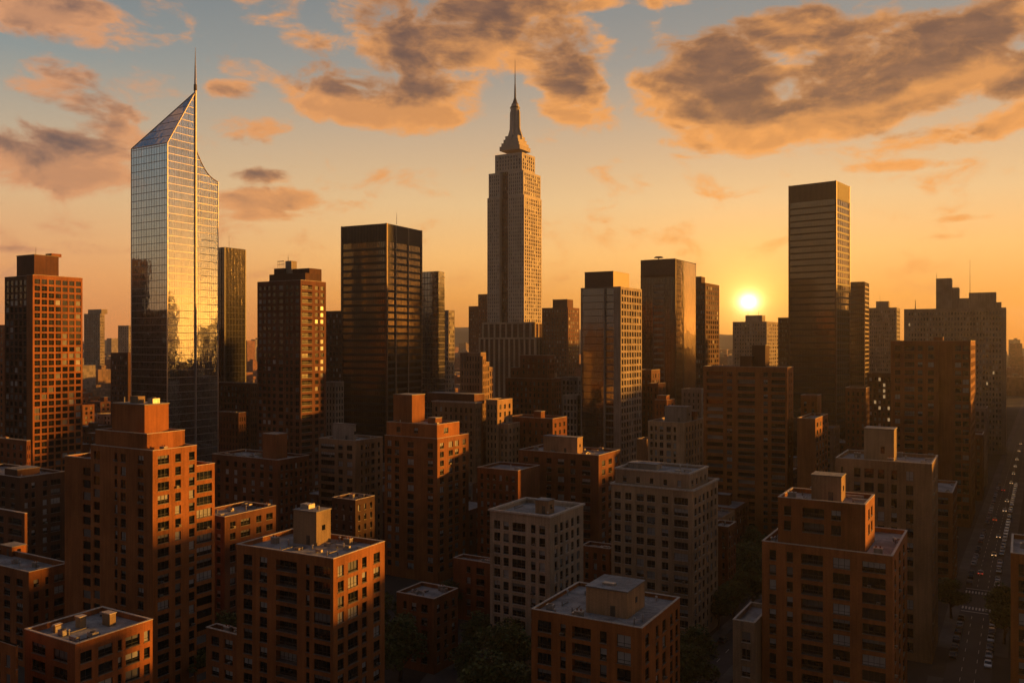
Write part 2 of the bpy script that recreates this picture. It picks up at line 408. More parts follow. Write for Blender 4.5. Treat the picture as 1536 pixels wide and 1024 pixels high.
# ------------------------------------------------------------------ buildings
FOOT = []           # footprints in grid axes (u0, u1, w0, w1, name) for the filler blocks
def grid(x, y): return (x*cos(TH) - y*sin(TH), x*sin(TH) + y*cos(TH))
def ev(n, frac=.55, a=.04, b=.96):
    """n evenly spaced window bays, each filling FRAC of its bay"""
    p = (b-a)/n
    return [(a+p*(i+.5-frac/2), a+p*(i+.5+frac/2)) for i in range(n)]
class Bld:
    def __init__(s, name, label, cat, D, px, mat, th=TH, group=None, seed=None, ns=None):
        s.C = ((px-768)/F*D, D); s.th = th; s.c, s.s = cos(th), sin(th); s.mat = mat
        s.root = thing(name, label, cat, (s.C[0], s.C[1], 0), -th, group)
        s.wins = []; s.rest = MB(); s.name = name; s.rnd = random.Random(int(px*7+D*13)); s.ext = [1e9,-1e9,1e9,-1e9]
    def lx(s, px, y=0.0):
        k = (px-768)/F
        return (k*(s.C[1]+y*s.c) - s.C[0] - y*s.s)/(s.c + k*s.s)
    def ly(s, px, x=0.0):
        k = (px-768)/F
        return (k*(s.C[1]-x*s.s) - s.C[0] - x*s.c)/(s.s - k*s.c)
    def world(s, x, y): return (s.C[0]+x*s.c+y*s.s, s.C[1]-x*s.s+y*s.c)
    def z(s, py, x=0.0, y=0.0): return EYE + (512-py)/F*s.world(x, y)[1]
    def dims(s, xl, xc, xr, ytop, iy=0.0, dep=None, wid=None):
        x1 = s.lx(xc, iy); x0 = s.lx(xl, iy) if wid is None else x1-wid
        y1 = iy+dep if dep is not None else s.ly(xr, x1)
        return x0, x1, iy, y1, s.z(ytop, x1, iy)
    def note(s, x0, x1, y0, y1):
        e = s.ext; s.ext = [min(e[0],x0), max(e[1],x1), min(e[2],y0), max(e[3],y1)]
    # --- masonry block with punched windows
    def block(s, x0, x1, y0, y1, z1, z0=0.0, mat=None, front=(), right=(), back=None, left=None, pitch=3.1, wh=1.9, top=1.5,
              zmin=1.0, par=.9, mode='near', coping=None, roof=None, rec=.28, over=0.0, wallname='wall', nmax=80):
        mat = mat or s.mat; s.note(x0, x1, y0, y1)
        m = MB()
        rows = []; zt = z1 - par - top + .6
        while zt - wh > max(z0+.6, zmin) and len(rows) < nmax:
            rows.append((zt-wh, zt)); zt -= pitch
        rows.reverse()
        back = front if back is None else back; left = right if left is None else left
        faces = [((x0,y0),(1,0),(0,-1),x1-x0,front,True),((x1,y0),(0,1),(1,0),y1-y0,right,True),
                 ((x1,y1),(-1,0),(0,1),x1-x0,back,False),((x0,y1),(0,-1),(-1,0),y1-y0,left,False)]
        for (o, u, n, Wd, cols, seen) in faces:
            cols = [(a*Wd, b*Wd, (k[0] if k else 'w')) for (a, b, *k) in cols]
            def P(uu, zz, d, o=o, u=u, n=n): return (o[0]+u[0]*uu-n[0]*d, o[1]+u[1]*uu-n[1]*d, zz)
            def Q(u0, u1, za, zb): m.poly([P(u0,za,0),P(u1,za,0),P(u1,zb,0),P(u0,zb,0)], mat)
            if not cols or not rows: Q(0, Wd, z0, z1); continue
            zc = z0
            for (za, zb) in rows:
                Q(0, Wd, zc, za); uc = 0.0
                for (a, b, k) in cols:
                    Q(uc, a, za, zb); uc = b
                    d = rec if (k == 'w' or not seen) else 1.25
                    for q in ([P(a,za,0),P(b,za,0),P(b,za,d),P(a,za,d)], [P(a,zb,d),P(b,zb,d),P(b,zb,0),P(a,zb,0)],
                              [P(a,za,0),P(a,za,d),P(a,zb,d),P(a,zb,0)], [P(b,za,d),P(b,za,0),P(b,zb,0),P(b,zb,d)]):
                        m.poly(q, mat)
                    s.wins.append((P((a+b)/2, (za+zb)/2, d-.11), atan2(u[1], u[0]), b-a, zb-za, k if seen else 'w', seen, mode, d))
                Q(uc, Wd, za, zb); zc = zb
            Q(0, Wd, zc, z1)
        t = .35; zr = z1 - par
        if par > 0 and x1-x0 > 1.2 and y1-y0 > 1.2:
            a0, a1, b0, b1 = x0+t, x1-t, y0+t, y1-t
            m.poly([(a0,b0,z1),(a1,b0,z1),(a1,b0,zr),(a0,b0,zr)], mat); m.poly([(a1,b0,z1),(a1,b1,z1),(a1,b1,zr),(a1,b0,zr)], mat)
            m.poly([(a1,b1,z1),(a0,b1,z1),(a0,b1,zr),(a1,b1,zr)], mat); m.poly([(a0,b1,z1),(a0,b0,z1),(a0,b0,zr),(a0,b1,zr)], mat)
            m.poly([(x0,y0,z1),(x1,y0,z1),(a1,b0,z1),(a0,b0,z1)], mat); m.poly([(x1,y0,z1),(x1,y1,z1),(a1,b1,z1),(a1,b0,z1)], mat)
            m.poly([(x1,y1,z1),(x0,y1,z1),(a0,b1,z1),(a1,b1,z1)], mat); m.poly([(x0,y1,z1),(x0,y0,z1),(a0,b0,z1),(a0,b1,z1)], mat)
        else: a0, a1, b0, b1 = x0, x1, y0, y1; zr = z1
        m.build(wallname, s.root)
        r = MB(); g = roof or (ROOF if mode == 'near' else ROOF_D)
        r.poly([(a0,b0,zr),(a1,b0,zr),(a1,b1,zr),(a0,b1,zr)], g); r.build('roof', s.root)
        if par > 0 and mode != 'far':
            c = MB(); cm = coping or COPING; p = .06+over; hh = .14 if not over else .45
            c.box(x0-p, x1+p, y0-p, y0+t+.03, z1+.003, z1+hh, cm); c.box(x0-p, x1+p, y1-t-.03, y1+p, z1+.003, z1+hh, cm)
            c.box(x0-p, x0+t+.03, y0+t+.03, y1-t-.03, z1+.003, z1+hh, cm); c.box(x1-t-.03, x1+p, y0+t+.03, y1-t-.03, z1+.003, z1+hh, cm)
            c.build('coping', s.root)
        return (x0, x1, y0, y1, zr)
    # --- rooftop house
    def house(s, x0, x1, y0, y1, z1, z0, mat, door=True, name='stair_bulkhead', cap=.25, slot=True):
        m = MB(); m.box(x0, x1, y0, y1, z0, z1, mat, 'bt'); h = m.build(name, s.root)
        c = MB(); c.box(x0-.15, x1+.15, y0-.15, y1+.15, z1, z1+cap, COPING_D, 't')
        c.poly([(x0-.15,y0-.15,z1+cap),(x1+.15,y0-.15,z1+cap),(x1+.15,y1+.15,z1+cap),(x0-.15,y1+.15,z1+cap)], ROOF)
        c.build('bulkhead_roof', h)
        if door and z1-z0 > 2.3:
            d = MB(); cx = x1 - (x1-x0)*.35; d.box(cx-.5, cx+.5, y0-.05, y0+.02, z0+.1, z0+2.1, DARKST); d.build('door', h)
            if slot:
                w = MB(); cyy = y0+(y1-y0)*.5; zz = z0+(z1-z0)*.5
                w.box(x1-.02, x1+.05, cyy-.5, cyy+.5, zz-.5, zz+.6, PANES[0]); w.build('window', h)
        return h
    # --- small plant on a roof: vents, ducts, fans, hatches, pipes
    def clutter(s, x0, x1, y0, y1, zr, n, avoid=()):
        r = s.rnd; n = int(n*1.6+.5) if s.C[1] < 330 else n
        for i in range(n):
            for _ in range(20):
                x = r.uniform(x0+1, x1-1); y = r.uniform(y0+1, y1-1)
                if all(not (a0-1.2 < x < a1+1.2 and b0-1.2 < y < b1+1.2) for (a0,a1,b0,b1) in avoid): break
            else: continue
            m = MB(); k = r.choice('vvvddppffhb')
            if k == 'v':
                hh = r.uniform(.7, 1.3); m.tube((x,y,zr), (x,y,zr+hh), .16, .16, STEEL); m.tube((x,y,zr+hh), (x,y,zr+hh+.25), .34, .12, STEEL); nm = 'roof_vent'
            elif k == 'd':
                L = r.uniform(1.5, 4); m.box(x, min(x+L, x1-.5), y-.3, y+.3, zr+.25, zr+.75, STEEL); m.box(x+.1, x+.3, y-.25, y+.25, zr, zr+.25, DARKST); nm = 'duct'
            elif k == 'p':
                L = r.uniform(2, 5); yy = min(y+L, y1-.4); m.tube((x,y,zr+.2), (x,yy,zr+.2), .09, .09, DARKST, 6); m.tube((x,y,zr), (x,y,zr+.9), .09, .09, DARKST, 6); nm = 'pipe'
            elif k == 'f':
                m.box(x-.75, x+.75, y-.6, y+.6, zr+.12, zr+1.0, STEEL); m.tube((x,y,zr+1.0), (x,y,zr+1.12), .48, .48, DARKST, 12); m.box(x-.7, x+.7, y-.5, y+.5, zr, zr+.12, DARKST); nm = 'cooling_unit'
            elif k == 'h':
                m.box(x-.6, x+.6, y-.6, y+.6, zr, zr+.4, COPING_D); m.box(x-.65, x+.65, y-.65, y+.65, zr+.4, zr+.48, STEEL); nm = 'roof_hatch'
            else:
                m.box(x-.8, x+.8, y-.5, y+.5, zr, zr+1.3, BRICK['grey']); m.box(x-.9, x+.9, y-.6, y+.6, zr+1.3, zr+1.42, COPING); 
                for q in (-.4, .4): m.tube((x+q,y,zr+1.42), (x+q,y,zr+1.8), .16, .14, BRICK['rust'], 8)
                nm = 'chimney'
            m.build(nm, s.root)
    # --- glass facade on a box: glass, bars between floors and bays, corner trims
    def curtain(s, x0, x1, y0, y1, z1, z0, glass, bar, pitch=3.9, nf=8, nr=8, bh=.5, bd=.18, vw=.12, vd=.14, corner=None, faces='fr', glassname='glass_wall'):
        s.note(x0, x1, y0, y1)
        g = MB(); g.box(x0, x1, y0, y1, z0, z1, glass, 'b'); g.build(glassname, s.root)
        b = MB(); z = z1 - pitch
        while z > z0+1:
            b.box(x0-bd, x1+bd, y0-bd, y1+bd, z-bh/2, z+bh/2, bar); z -= pitch
        b.build('cladding', s.root)
        v = MB()
        for i in range(1, nf): c = x0+(x1-x0)*i/nf; v.box(c-vw/2, c+vw/2, y0-vd, y0+.05, z0, z1, bar); v.box(c-vw/2, c+vw/2, y1-.05, y1+vd, z0, z1, bar)
        for i in range(1, nr): c = y0+(y1-y0)*i/nr; v.box(x1-.05, x1+vd, c-vw/2, c+vw/2, z0, z1, bar); v.box(x0-vd, x0+.05, c-vw/2, c+vw/2, z0, z1, bar)
        v.build('mullions', s.root)
        if corner:
            e = MB()
            for (cx, cyy) in ((x0,y0),(x1,y0),(x1,y1),(x0,y1)): e.box(cx-.35, cx+.35, cyy-.35, cyy+.35, z0, z1+.1, corner)
            e.build('corner_trim', s.root)
    def band(s, x0, x1, y0, y1, z0, z1, mat, ribs=0, name='crown_band', p=.25, rib=None):
        m = MB(); m.box(x0-p, x1+p, y0-p, y1+p, z0, z1, mat)
        if ribs:
            rib = rib or mat
            n = ribs
            for i in range(n+1):
                c = x0+(x1-x0)*i/n; m.box(c-.12, c+.12, y0-p-.25, y0-p, z0+.2, z1-.3, rib)
            k = max(2, int(n*(y1-y0)/(x1-x0)))
            for i in range(k+1):
                c = y0+(y1-y0)*i/k; m.box(x1+p, x1+p+.25, c-.12, c+.12, z0+.2, z1-.3, rib)
        return m.build(name, s.root)
    def part(s, name): m = MB(); m._n = name; return m
    # --- make the windows: the hundred that show largest one by one, the others as one part
    def done(s, lit=0.0, foot=True):
        if foot:
            x0, x1, y0, y1 = s.ext
            c = [grid(*s.world(x, y)) for x in (x0, x1) for y in (y0, y1)]
            FOOT.append((min(q[0] for q in c), max(q[0] for q in c), min(q[1] for q in c), max(q[1] for q in c), s.name+' @%d' % s.C[1]))
        def key(w):
            X_, Y_ = s.world(w[0][0], w[0][1]); py = 512-(w[0][2]-EYE)/Y_*F; px = 768+X_/Y_*F
            off = (not w[5]) or py > 1035 or px < -15 or px > 1551
            return (off, hypot(X_, Y_, w[0][2]-EYE))
        s.wins.sort(key=key); n = 0
        for w in s.wins:
            (p, a, ww, hh, k, seen, mode, d) = w
            off = key(w)[0]; var = s.rnd.choices(range(8), (7,5,4,3,3,4,3,4))[0]
            if mode in ('near', 'mid') and n < 100 and not off:
                n += 1
                if mode == 'near':
                    o = link('window', frame_mesh(ww, hh, 'pale' if s.mat in (BRICK['pale'], BRICK['beige']) else 'dark'), s.root)
                    q = link('pane', pane_mesh(ww, hh, var), o)
                    if k == 'w' and s.rnd.random() < .09: q = link('air_conditioner', ac_mesh(), o); q.location = (ww*.2*s.rnd.choice((-1,1)), 0, -hh/2+.1)
                else: o = link('window', one_mesh(ww, hh, var), s.root)
                o.location = p; o.rotation_euler = (0, 0, a)
                if k == 'b':
                    r = link('balcony_railing', rail_mesh(ww-.02), s.root); ux, uy = cos(a), sin(a)
                    r.location = (p[0]+uy*(d-.11), p[1]-ux*(d-.11), p[2]-hh/2+.02); r.rotation_euler = (0, 0, a)
            else:
                ux, uy = cos(a), sin(a); nx, ny = -uy*.09, ux*.09; h2 = hh/2
                def T(e, f): return (p[0]+ux*e+nx, p[1]+uy*e+ny, p[2]+f)
                mt = PANES[[0,1,2,3,1,0,2,0][var]]
                if lit and s.rnd.random() < lit: mt = PANE_LIT
                s.rest.poly([T(-ww/2,-h2), T(ww/2,-h2), T(ww/2,h2), T(-ww/2,h2)], mt)
        o = s.rest.build('windows', s.root)
        if o: o.name = 'window'; o['kind'] = 'stuff'
        return s.root

# ================================================================== the setting
AX0 = (123.7, 230.0); AVT = radians(31.0); AVB = radians(32.0)      # the avenue on the right and its slight bend
def av(t, off):
    """a point T metres along the avenue, OFF metres to its right"""
    tb = 110.0
    if t <= tb: return (AX0[0]+sin(AVT)*t+cos(AVT)*off, AX0[1]+cos(AVT)*t-sin(AVT)*off)
    bx, by = AX0[0]+sin(AVT)*tb, AX0[1]+cos(AVT)*tb
    return (bx+sin(AVB)*(t-tb)+cos(AVB)*off, by+cos(AVB)*(t-tb)-sin(AVB)*off)
BX0 = (56.4, 230.0)
def sv(t, off): return (BX0[0]+sin(AVT)*t+cos(AVT)*off, BX0[1]+cos(AVT)*t-sin(AVT)*off)
def surf_mat(name, c, rough=.85, s1=.08, s2=1.2):
    m, t, bs = new_mat(name); p = t.nodes.new('ShaderNodeTexCoord').outputs['Object']
    a = noise(p, s1, 5, .65); b = noise(p, s2, 5, .7)
    col = mix(sstep(a, .3, .7), tuple(x*.6 for x in c), tuple(x*1.3 for x in c))
    col = mix(sstep(b, .45, .75)*.5, col, tuple(x*.55 for x in c))
    t.links.new(col, bs.inputs['Base Color']); bs.inputs['Roughness'].default_value = rough
    return m
ASPH = surf_mat('asphalt', (.036,.036,.037), .75); PAVE = surf_mat('paving', (.10,.096,.09)); EARTH = surf_mat('courtyard ground', (.05,.047,.04), .95, .03, .6)
PAINT = plain('worn road paint', (.55,.53,.48), .7, 0, .35, 2.5)
g = MB(); N = 48
g.poly([(4700*cos(2*pi*i/N), 4700*sin(2*pi*i/N), 0) for i in range(N)], EARTH)
tag(g.build('ground'), kind='structure')
def strip(fn, ts, a, b, z, mat, name, hh=0.0):
    m = MB()
    for t0, t1 in zip(ts[:-1], ts[1:]):
        P = [(*fn(t0,a), z), (*fn(t0,b), z), (*fn(t1,b), z), (*fn(t1,a), z)]; m.poly(P, mat)
        if hh:
            for q, w in ((0,3),(2,1)): m.poly([P[w], P[q], (*P[q][:2], z-hh), (*P[w][:2], z-hh)], mat)
    return tag(m.build(name), kind='structure')
TS = [-110, 0, 110, 300, 600, 1200]
strip(av, TS, -5.2, 5.2, .010, ASPH, 'road')
strip(av, [-110,-20], -8.6, -5.2, .14, PAVE, 'pavement', .14); strip(av, [-110,-20], 5.2, 8.6, .14, PAVE, 'pavement', .14)
strip(av, [66] + TS[2:], -8.6, -5.2, .14, PAVE, 'pavement', .14); strip(av, [66] + TS[2:], 5.2, 8.6, .14, PAVE, 'pavement', .14)
strip(av, [-20+24, 50], -8.6, -5.2, .14, PAVE, 'pavement', .14); strip(av, [4, 50], 5.2, 8.6, .14, PAVE, 'pavement', .14)
strip(sv, [-70, 0, 70], -4.2, 4.2, .010, ASPH, 'road')
strip(sv, [-70, 70], -7.4, -4.2, .14, PAVE, 'pavement', .14); strip(sv, [-70, 70], 4.2, 7.0, .14, PAVE, 'pavement', .14)
def cross(tc, w, mat, z, name, o0=-90, o1=90):
    m = MB(); m.poly([(*av(tc-w,o0),z),(*av(tc-w,o1),z),(*av(tc+w,o1),z),(*av(tc+w,o0),z)], mat); return tag(m.build(name), kind='structure')
cross(58, 5.5, ASPH, .006, 'road', -60, 60)
mk = MB()
def dash(fn, t0, t1, o, w, z=.016): mk.poly([(*fn(t0,o-w/2),z),(*fn(t0,o+w/2),z),(*fn(t1,o+w/2),z),(*fn(t1,o-w/2),z)], PAINT)
t = -108
while t < 560:
    if not 40 < t < 72: dash(av, t, t+3, -1.6, .15); dash(av, t, t+3, 1.6, .15)
    t += 8
for o in [-4.6+i*.95 for i in range(10)]: dash(av, 46.5, 49.5, o, .5); dash(av, 66.5, 69.5, o, .5)
dash(av, 43.6, 44.2, 0, 9.8); dash(av, 72, 72.6, 0, 9.8)
t = -68
while t < 68: dash(sv, t, t+3, 0, .14); t += 8
tag(mk.build('road_markings'), kind='structure')
# path between the trees near the small brick house
ph = MB()
def gpt(px, py): Y = EYE*F/(py-512); return ((px-768)/F*Y, Y)
ph.poly([(*gpt(600,1060),.012),(*gpt(700,1060),.012),(*gpt(720,985),.012),(*gpt(690,955),.012),(*gpt(690,970),.012),(*gpt(640,1010),.012)], PAVE)
tag(ph.build('path'), kind='structure')

# far hills ringing the view
HILL = surf_mat('far hillside', (.06,.06,.05), .95, .004, .02)
h = MB(); n = 60; rows = 5
def hh(a): return 105 + 60*sin(a*7+1) + 38*sin(a*17+2.2) + 22*sin(a*41)
pts = [[((4300+r_*110)*sin(a), (4300+r_*110)*cos(a), max(2, hh(a))*sin(min(1, r_/3)*pi/2) - (0 if r_ else 3)) for r_ in range(rows)] for a in [radians(-60+120*i/n) for i in range(n+1)]]
for i in range(n):
    for r_ in range(rows-1): h.poly([pts[i][r_], pts[i+1][r_], pts[i+1][r_+1], pts[i][r_+1]], HILL)
tag(h.build('hills'), kind='structure')

# ================================================================== buildings of the front row
def antenna(b, x, y, z0, hgt, r=.12):
    m = MB(); m.tube((x,y,z0), (x,y,z0+hgt), r, r*.4, DARKST, 6); m.box(x-.5,x+.5,y-.04,y+.04,z0+hgt*.5,z0+hgt*.5+.08,DARKST); m.build('antenna', b.root)

# orange brick block, bottom left of centre
b = Bld('apartment_block', 'orange brick block with a square cream stair house on a flat grey roof', 'apartment building', 168, 500, BRICK['orange'], radians(28))
d = b.dims(355, 500, 577, 838)
q = b.block(*d[:4], d[4], front=[(.075,.17),(.25,.33),(.425,.64,'b'),(.73,.765),(.81,.97)], right=[(.08,.19),(.27,.46),(.54,.63),(.77,.9)], pitch=3.1, wh=2.15, top=1.5)
zr = q[4]
hx0, hx1 = b.lx(440, 9.5), b.lx(474.5, 9.5); hy1 = b.ly(496, hx1); hz = b.z(769, hx1, 9.5)
b.house(hx0, hx1, 9.5, hy1, hz, zr, BRICK['stucco'])
m = MB(); m.box(hx0+.6, hx0+3.0, 11, 13, hz+.25, hz+1.2, STEEL); m.tube((hx1-1.2,11.5,hz+.25),(hx1-1.2,11.5,hz+1.1),.35,.35,STEEL); m.build('cooling_unit', b.root)
b.clutter(d[0], d[1], d[2], d[3], zr, 11, [(hx0,hx1,9.5,hy1)])
b.done()
# its low neighbour
b = Bld('low_building', 'low dark brick annex left of the orange block with the cream stair house', 'building', 182, 356, BRICK['rust'])
d = b.dims(309, 356, 372, 952)
q = b.block(*d[:4], d[4], front=[(.18,.42),(.6,.85)], right=ev(2), pitch=3.3, wh=1.9, top=1.2); b.clutter(*d[:4], q[4], 3); b.done()

# tall stepped brick tower on the left
b = Bld('apartment_tower', 'tall stepped orange brick tower at left, blazing right side, windowless brick cube on top', 'apartment building', 198, 229, BRICK['orange'])
d = b.dims(136, 229, 295, 676); Wl = b.lx(97, 3.0)
q = b.block(*d[:4], d[4], front=[(.05,.155),(.40,.445),(.5,.58),(.77,.86)], right=[(.11,.36),(.5,.63),(.82,.95)], pitch=3.1, wh=2.0, top=1.1)
b.block(Wl, d[0]-.01, 3.0, d[3]*.8, b.z(690, d[0], 3.0), front=[(.5,.8)], right=(), pitch=3.1, wh=2.0, top=2.0)
y2 = d[3]+.01; y3 = b.ly(322, d[1]-.6)
b.block(d[0]+6, d[1]-.6, y2, y3, b.z(699, d[1]-.6, y2), front=(), right=[(.05,.86)], pitch=3.1, wh=2.0, top=1.3)
x1 = b.lx(220.5, 1.2); x0 = b.lx(143, 1.2); y1 = b.ly(277, x1)
zt = b.z(651, x1, 1.2)
u = b.block(x0, x1, 1.2, y1, zt, z0=q[4], front=[(.1,.2),(.3,.36)], right=[(.42,.53)], pitch=9, wh=1.9, top=2.0, par=.6)
x1b = b.lx(217, 4); x0b = b.lx(168, 4); y1b = b.ly(253, x1b)
ph_ = b.house(x0b, x1b, 4, y1b, b.z(608, x1b, 4), zt-.6, BRICK['orange'], door=False)
m = MB(); zz = b.z(608, x1b, 4)+.25
m.box(x0b+5, x0b+8, 5.5, 7.5, zz, zz+1.7, BRICK['stucco']); m.build('cooling_unit', b.root)
m = MB(); m.box(x1b-3, x1b-1, 7, 9, zz, zz+1.2, STEEL); m.tube((x1b-2,8,zz+1.2),(x1b-2,8,zz+1.5),.5,.5,DARKST); m.build('cooling_unit', b.root)
m = MB(); m.tube((x0b+2,6,zz),(x0b+2,6,zz+1.4),.15,.15,STEEL); m.tube((x0b+3,8,zz),(x0b+3,8,zz+1.0),.15,.15,STEEL); m.build('roof_vent', b.root)
b.clutter(*d[:4], q[4], 3, [(x0,x1,1.2,y1)]); b.done()

# low brick block at the bottom left
b = Bld('apartment_block', 'low brown brick block at bottom left with a long pale roof and three chimneys', 'apartment building', 142, 113, BRICK['rust'])
d = b.dims(37, 113, 229, 966)
q = b.block(*d[:4], d[4], front=[(.15,.42),(.58,.85)], right=[(.06,.2),(.28,.46),(.53,.58),(.63,.82),(.88,.96)], pitch=3.0, wh=1.9, top=1.4); zr = q[4]
for (fx, fy, w_, hgt) in ((.32,.5,.65,1.9),(.55,.72,1.1,2.2),(.25,.25,.3,1.3)):
    cx = d[0]+(d[1]-d[0])*fx; cyy = d[3]*fy; m = MB(); m.box(cx-w_, cx+w_, cyy-.6, cyy+.6, zr, zr+hgt, BRICK['stucco']); m.box(cx-w_-.12, cx+w_+.12, cyy-.72, cyy+.72, zr+hgt, zr+hgt+.15, COPING); m.build('chimney', b.root)
b.clutter(*d[:4], zr, 6, [(d[0]+2,d[0]+10,d[3]*.4,d[3]*.8)]); b.done()

b = Bld('low_building', 'squat dark brick building with a walled flat roof at the lower left edge', 'building', 222, 43, BRICK['rust'])
d = b.dims(-55, 43, 104, 858)
q = b.block(*d[:4], d[4], front=ev(5,.5), right=[(.12,.24),(.4,.48),(.62,.86)], pitch=3.2, wh=1.9, top=1.5, par=1.4)
hx = b.lx(18, 10); b.house(hx-6, hx, 10, 14, q[4]+2.6, q[4], BRICK['rust']); b.clutter(*d[:4], q[4], 3); b.done()

b = Bld('low_building', 'brick building corner cut off at the bottom left corner of the view', 'building', 138, 24, BRICK['orange'])
d = b.dims(-70, 24, 27, 969)
q = b.block(*d[:4], d[4], front=ev(6,.4), right=ev(2), pitch=3.1, wh=1.9, top=1.5); b.done()

# brick tower in the middle left
b = Bld('apartment_tower', 'rust brick tower left of centre, right flank glowing orange, brick cube on its roof', 'apartment building', 300, 656, BRICK['orange'])
d = b.dims(577, 656, 703, 658)
q = b.block(*d[:4], d[4], front=[(.05,.13),(.2,.28),(.44,.56),(.82,.92)], right=[(.08,.2),(.35,.48),(.55,.67),(.8,.9)], pitch=3.1, wh=2.0, top=1.4)
x1 = b.lx(655.5, .6); x0 = b.lx(580, .6); y1 = b.ly(689, x1); zt = b.z(637, x1, .6)
u = b.block(x0, x1, .6, y1, zt, z0=q[4], front=[(.2,.28),(.55,.63)], right=[(.3,.5)], pitch=5, wh=1.9, top=1.6, par=.5)
x1b = b.lx(618, 6); x0b = b.lx(590, 6); b.house(x0b, x1b, 6, b.ly(637, x1b), b.z(593, x1b, 6), zt-.5, BRICK['orange'], door=False)
hx = b.lx(655, 8); b.house(hx-4, hx-.5, 8, 12, zt+1.4, zt-.5, BRICK['rust'])
antenna(b, x0b+1, 7, b.z(593, x1b, 6), 2.5); b.clutter(*u[:4], u[4], 3, [(x0b,x1b,6,16)]); b.done()

# beige block behind it
b = Bld('apartment_block', 'beige block with ribbon windows and concrete stair house, left of the rust brick tower', 'apartment building', 320, 533, BRICK['tan'])
d = b.dims(478, 533, 574, 661)
q = b.block(*d[:4], d[4], front=[(.06,.44),(.54,.66),(.77,.92)], right=[(.2,.27),(.36,.43),(.46,.5),(.58,.7),(.82,.9)], pitch=3.1, wh=1.9, top=1.6)
x1 = b.lx(531, 4); x0 = b.lx(499, 4); b.house(x0, x1, 4, b.ly(534, x1), b.z(637, x1, 4), q[4], BRICK['grey'])
b.clutter(*d[:4], q[4], 5, [(x0,x1,4,9)]); b.done()

# pale block, front centre
b = Bld('apartment_block', 'small pale limestone block with a cornice, in trees left of the front brick roof', 'apartment building', 213, 825, BRICK['pale'])
d = b.dims(735, 825, 875, 776)
q = b.block(*d[:4], d[4], front=[(.07,.175),(.23,.32),(.38,.6),(.69,.765),(.825,.92)], right=[(.13,.21),(.29,.37),(.45,.54),(.62,.70),(.79,.88)], pitch=3.1, wh=2.2, top=2.0, over=.35)
x1 = b.lx(822, 7); x0 = b.lx(803, 7); b.house(x0, x1, 7, 10.5, b.z(752, x1, 7), q[4], BRICK['tan'])
b.clutter(*d[:4], q[4], 3, [(x0,x1,7,11)]); b.done()

# brick block, bottom centre
b = Bld('apartment_block', 'low orange brick block at the bottom centre with a broad flat-topped stair house', 'apartment building', 154, 963, BRICK['orange'], radians(29.5))
d = b.dims(797, 963, 1020, 942)
q = b.block(*d[:4], d[4], front=[(.06,.19),(.275,.325),(.385,.555,'b'),(.635,.695),(.785,.905)], right=[(.08,.17),(.34,.41),(.51,.6),(.72,.79),(.87,.94)], pitch=3.1, wh=2.2, top=1.7, par=.7)
x1 = b.lx(941, 5.5); x0 = b.lx(879, 5.5); y1 = b.ly(967, x1); hz = b.z(889, x1, 5.5)
b.house(x0, x1, 5.5, y1, hz, q[4], BRICK['tan'])
m = MB(); m.box(x0+2.5, x0+5.0, 7.6, 8.8, hz+.25, hz+.7, STEEL); m.build('roof_hatch', b.root)
b.clutter(*d[:4], q[4], 9, [(x0,x1,5.5,y1)]); b.done()

# beige block to the right of it
b = Bld('apartment_block', 'beige stone block right of centre with even dark windows and set-back top storey', 'apartment building', 236, 1039, BRICK['beige'])
d = b.dims(917, 1039, 1077, 737)
q = b.block(*d[:4], d[4], front=[(.04,.12),(.175,.255),(.32,.41),(.45,.55),(.63,.71),(.78,.945)], right=[(.07,.15),(.22,.3),(.38,.46),(.54,.62),(.7,.78),(.86,.94)], pitch=3.1, wh=2.0, top=1.7, over=.3)
x1 = b.lx(1034, 2); x0 = b.lx(923, 2); y1 = b.ly(1062, x1); zt = b.z(712, x1, 2)
u = b.block(x0, x1, 2, y1, zt, z0=q[4], front=ev(5,.28), right=ev(4,.35), pitch=9, wh=1.7, top=1.9, par=.5, over=.15)
hx = b.lx(985, 9); b.house(hx-9, hx, 9, 13, zt+.9, zt-.5, BRICK['grey'], door=False); b.clutter(*u[:4], u[4], 4, [(hx-9,hx,9,13)]); b.done()

# small brick house among the trees
b = Bld('house', 'small dark brick house among the trees, right of the block with cream stair house', 'house', 218, 651, BRICK['rust'])
d = b.dims(595, 651, 687, 898)
q = b.block(*d[:4], d[4], front=[(.18,.27),(.4,.53),(.66,.83)], right=[(.12,.25),(.42,.55),(.74,.88)], pitch=3.3, wh=2.0, top=1.6); b.clutter(*d[:4], q[4], 5); b.done()

# brick block, front right
b = Bld('apartment_block', 'red brick block at front right with recessed balconies and a stepped-back upper storey', 'apartment building', 168, 1339, BRICK['rust'])
d = b.dims(1143, 1339, 1361, 834)
q = b.block(*d[:4], d[4], front=[(.06,.115),(.2,.25),(.315,.485,'b'),(.56,.69),(.78,.95)], right=[(.12,.2),(.4,.5),(.68,.8)], pitch=3.1, wh=2.1, top=1.3)
x1 = b.lx(1298, 3); x0 = b.lx(1167, 3); y1 = b.ly(1312, x1); zt = b.z(757, x1, 3)
u = b.block(x0, x1, 3, y1, zt, z0=q[4], front=[(.07,.155),(.29,.54,'b'),(.62,.73)], right=[(.3,.45),(.6,.75)], pitch=3.1, wh=2.0, top=1.4)
hx1 = b.lx(1262, 8); hx0 = b.lx(1217, 8); b.house(hx0, hx1, 8, 13, b.z(716, hx1, 8), u[4], BRICK['tan'])
b.clutter(d[0], x0, 2, d[3], q[4], 3); b.clutter(x1+1, d[1], 2, d[3], q[4], 2); b.clutter(*u[:4], u[4], 3, [(hx0,hx1,8,13)]); b.done()

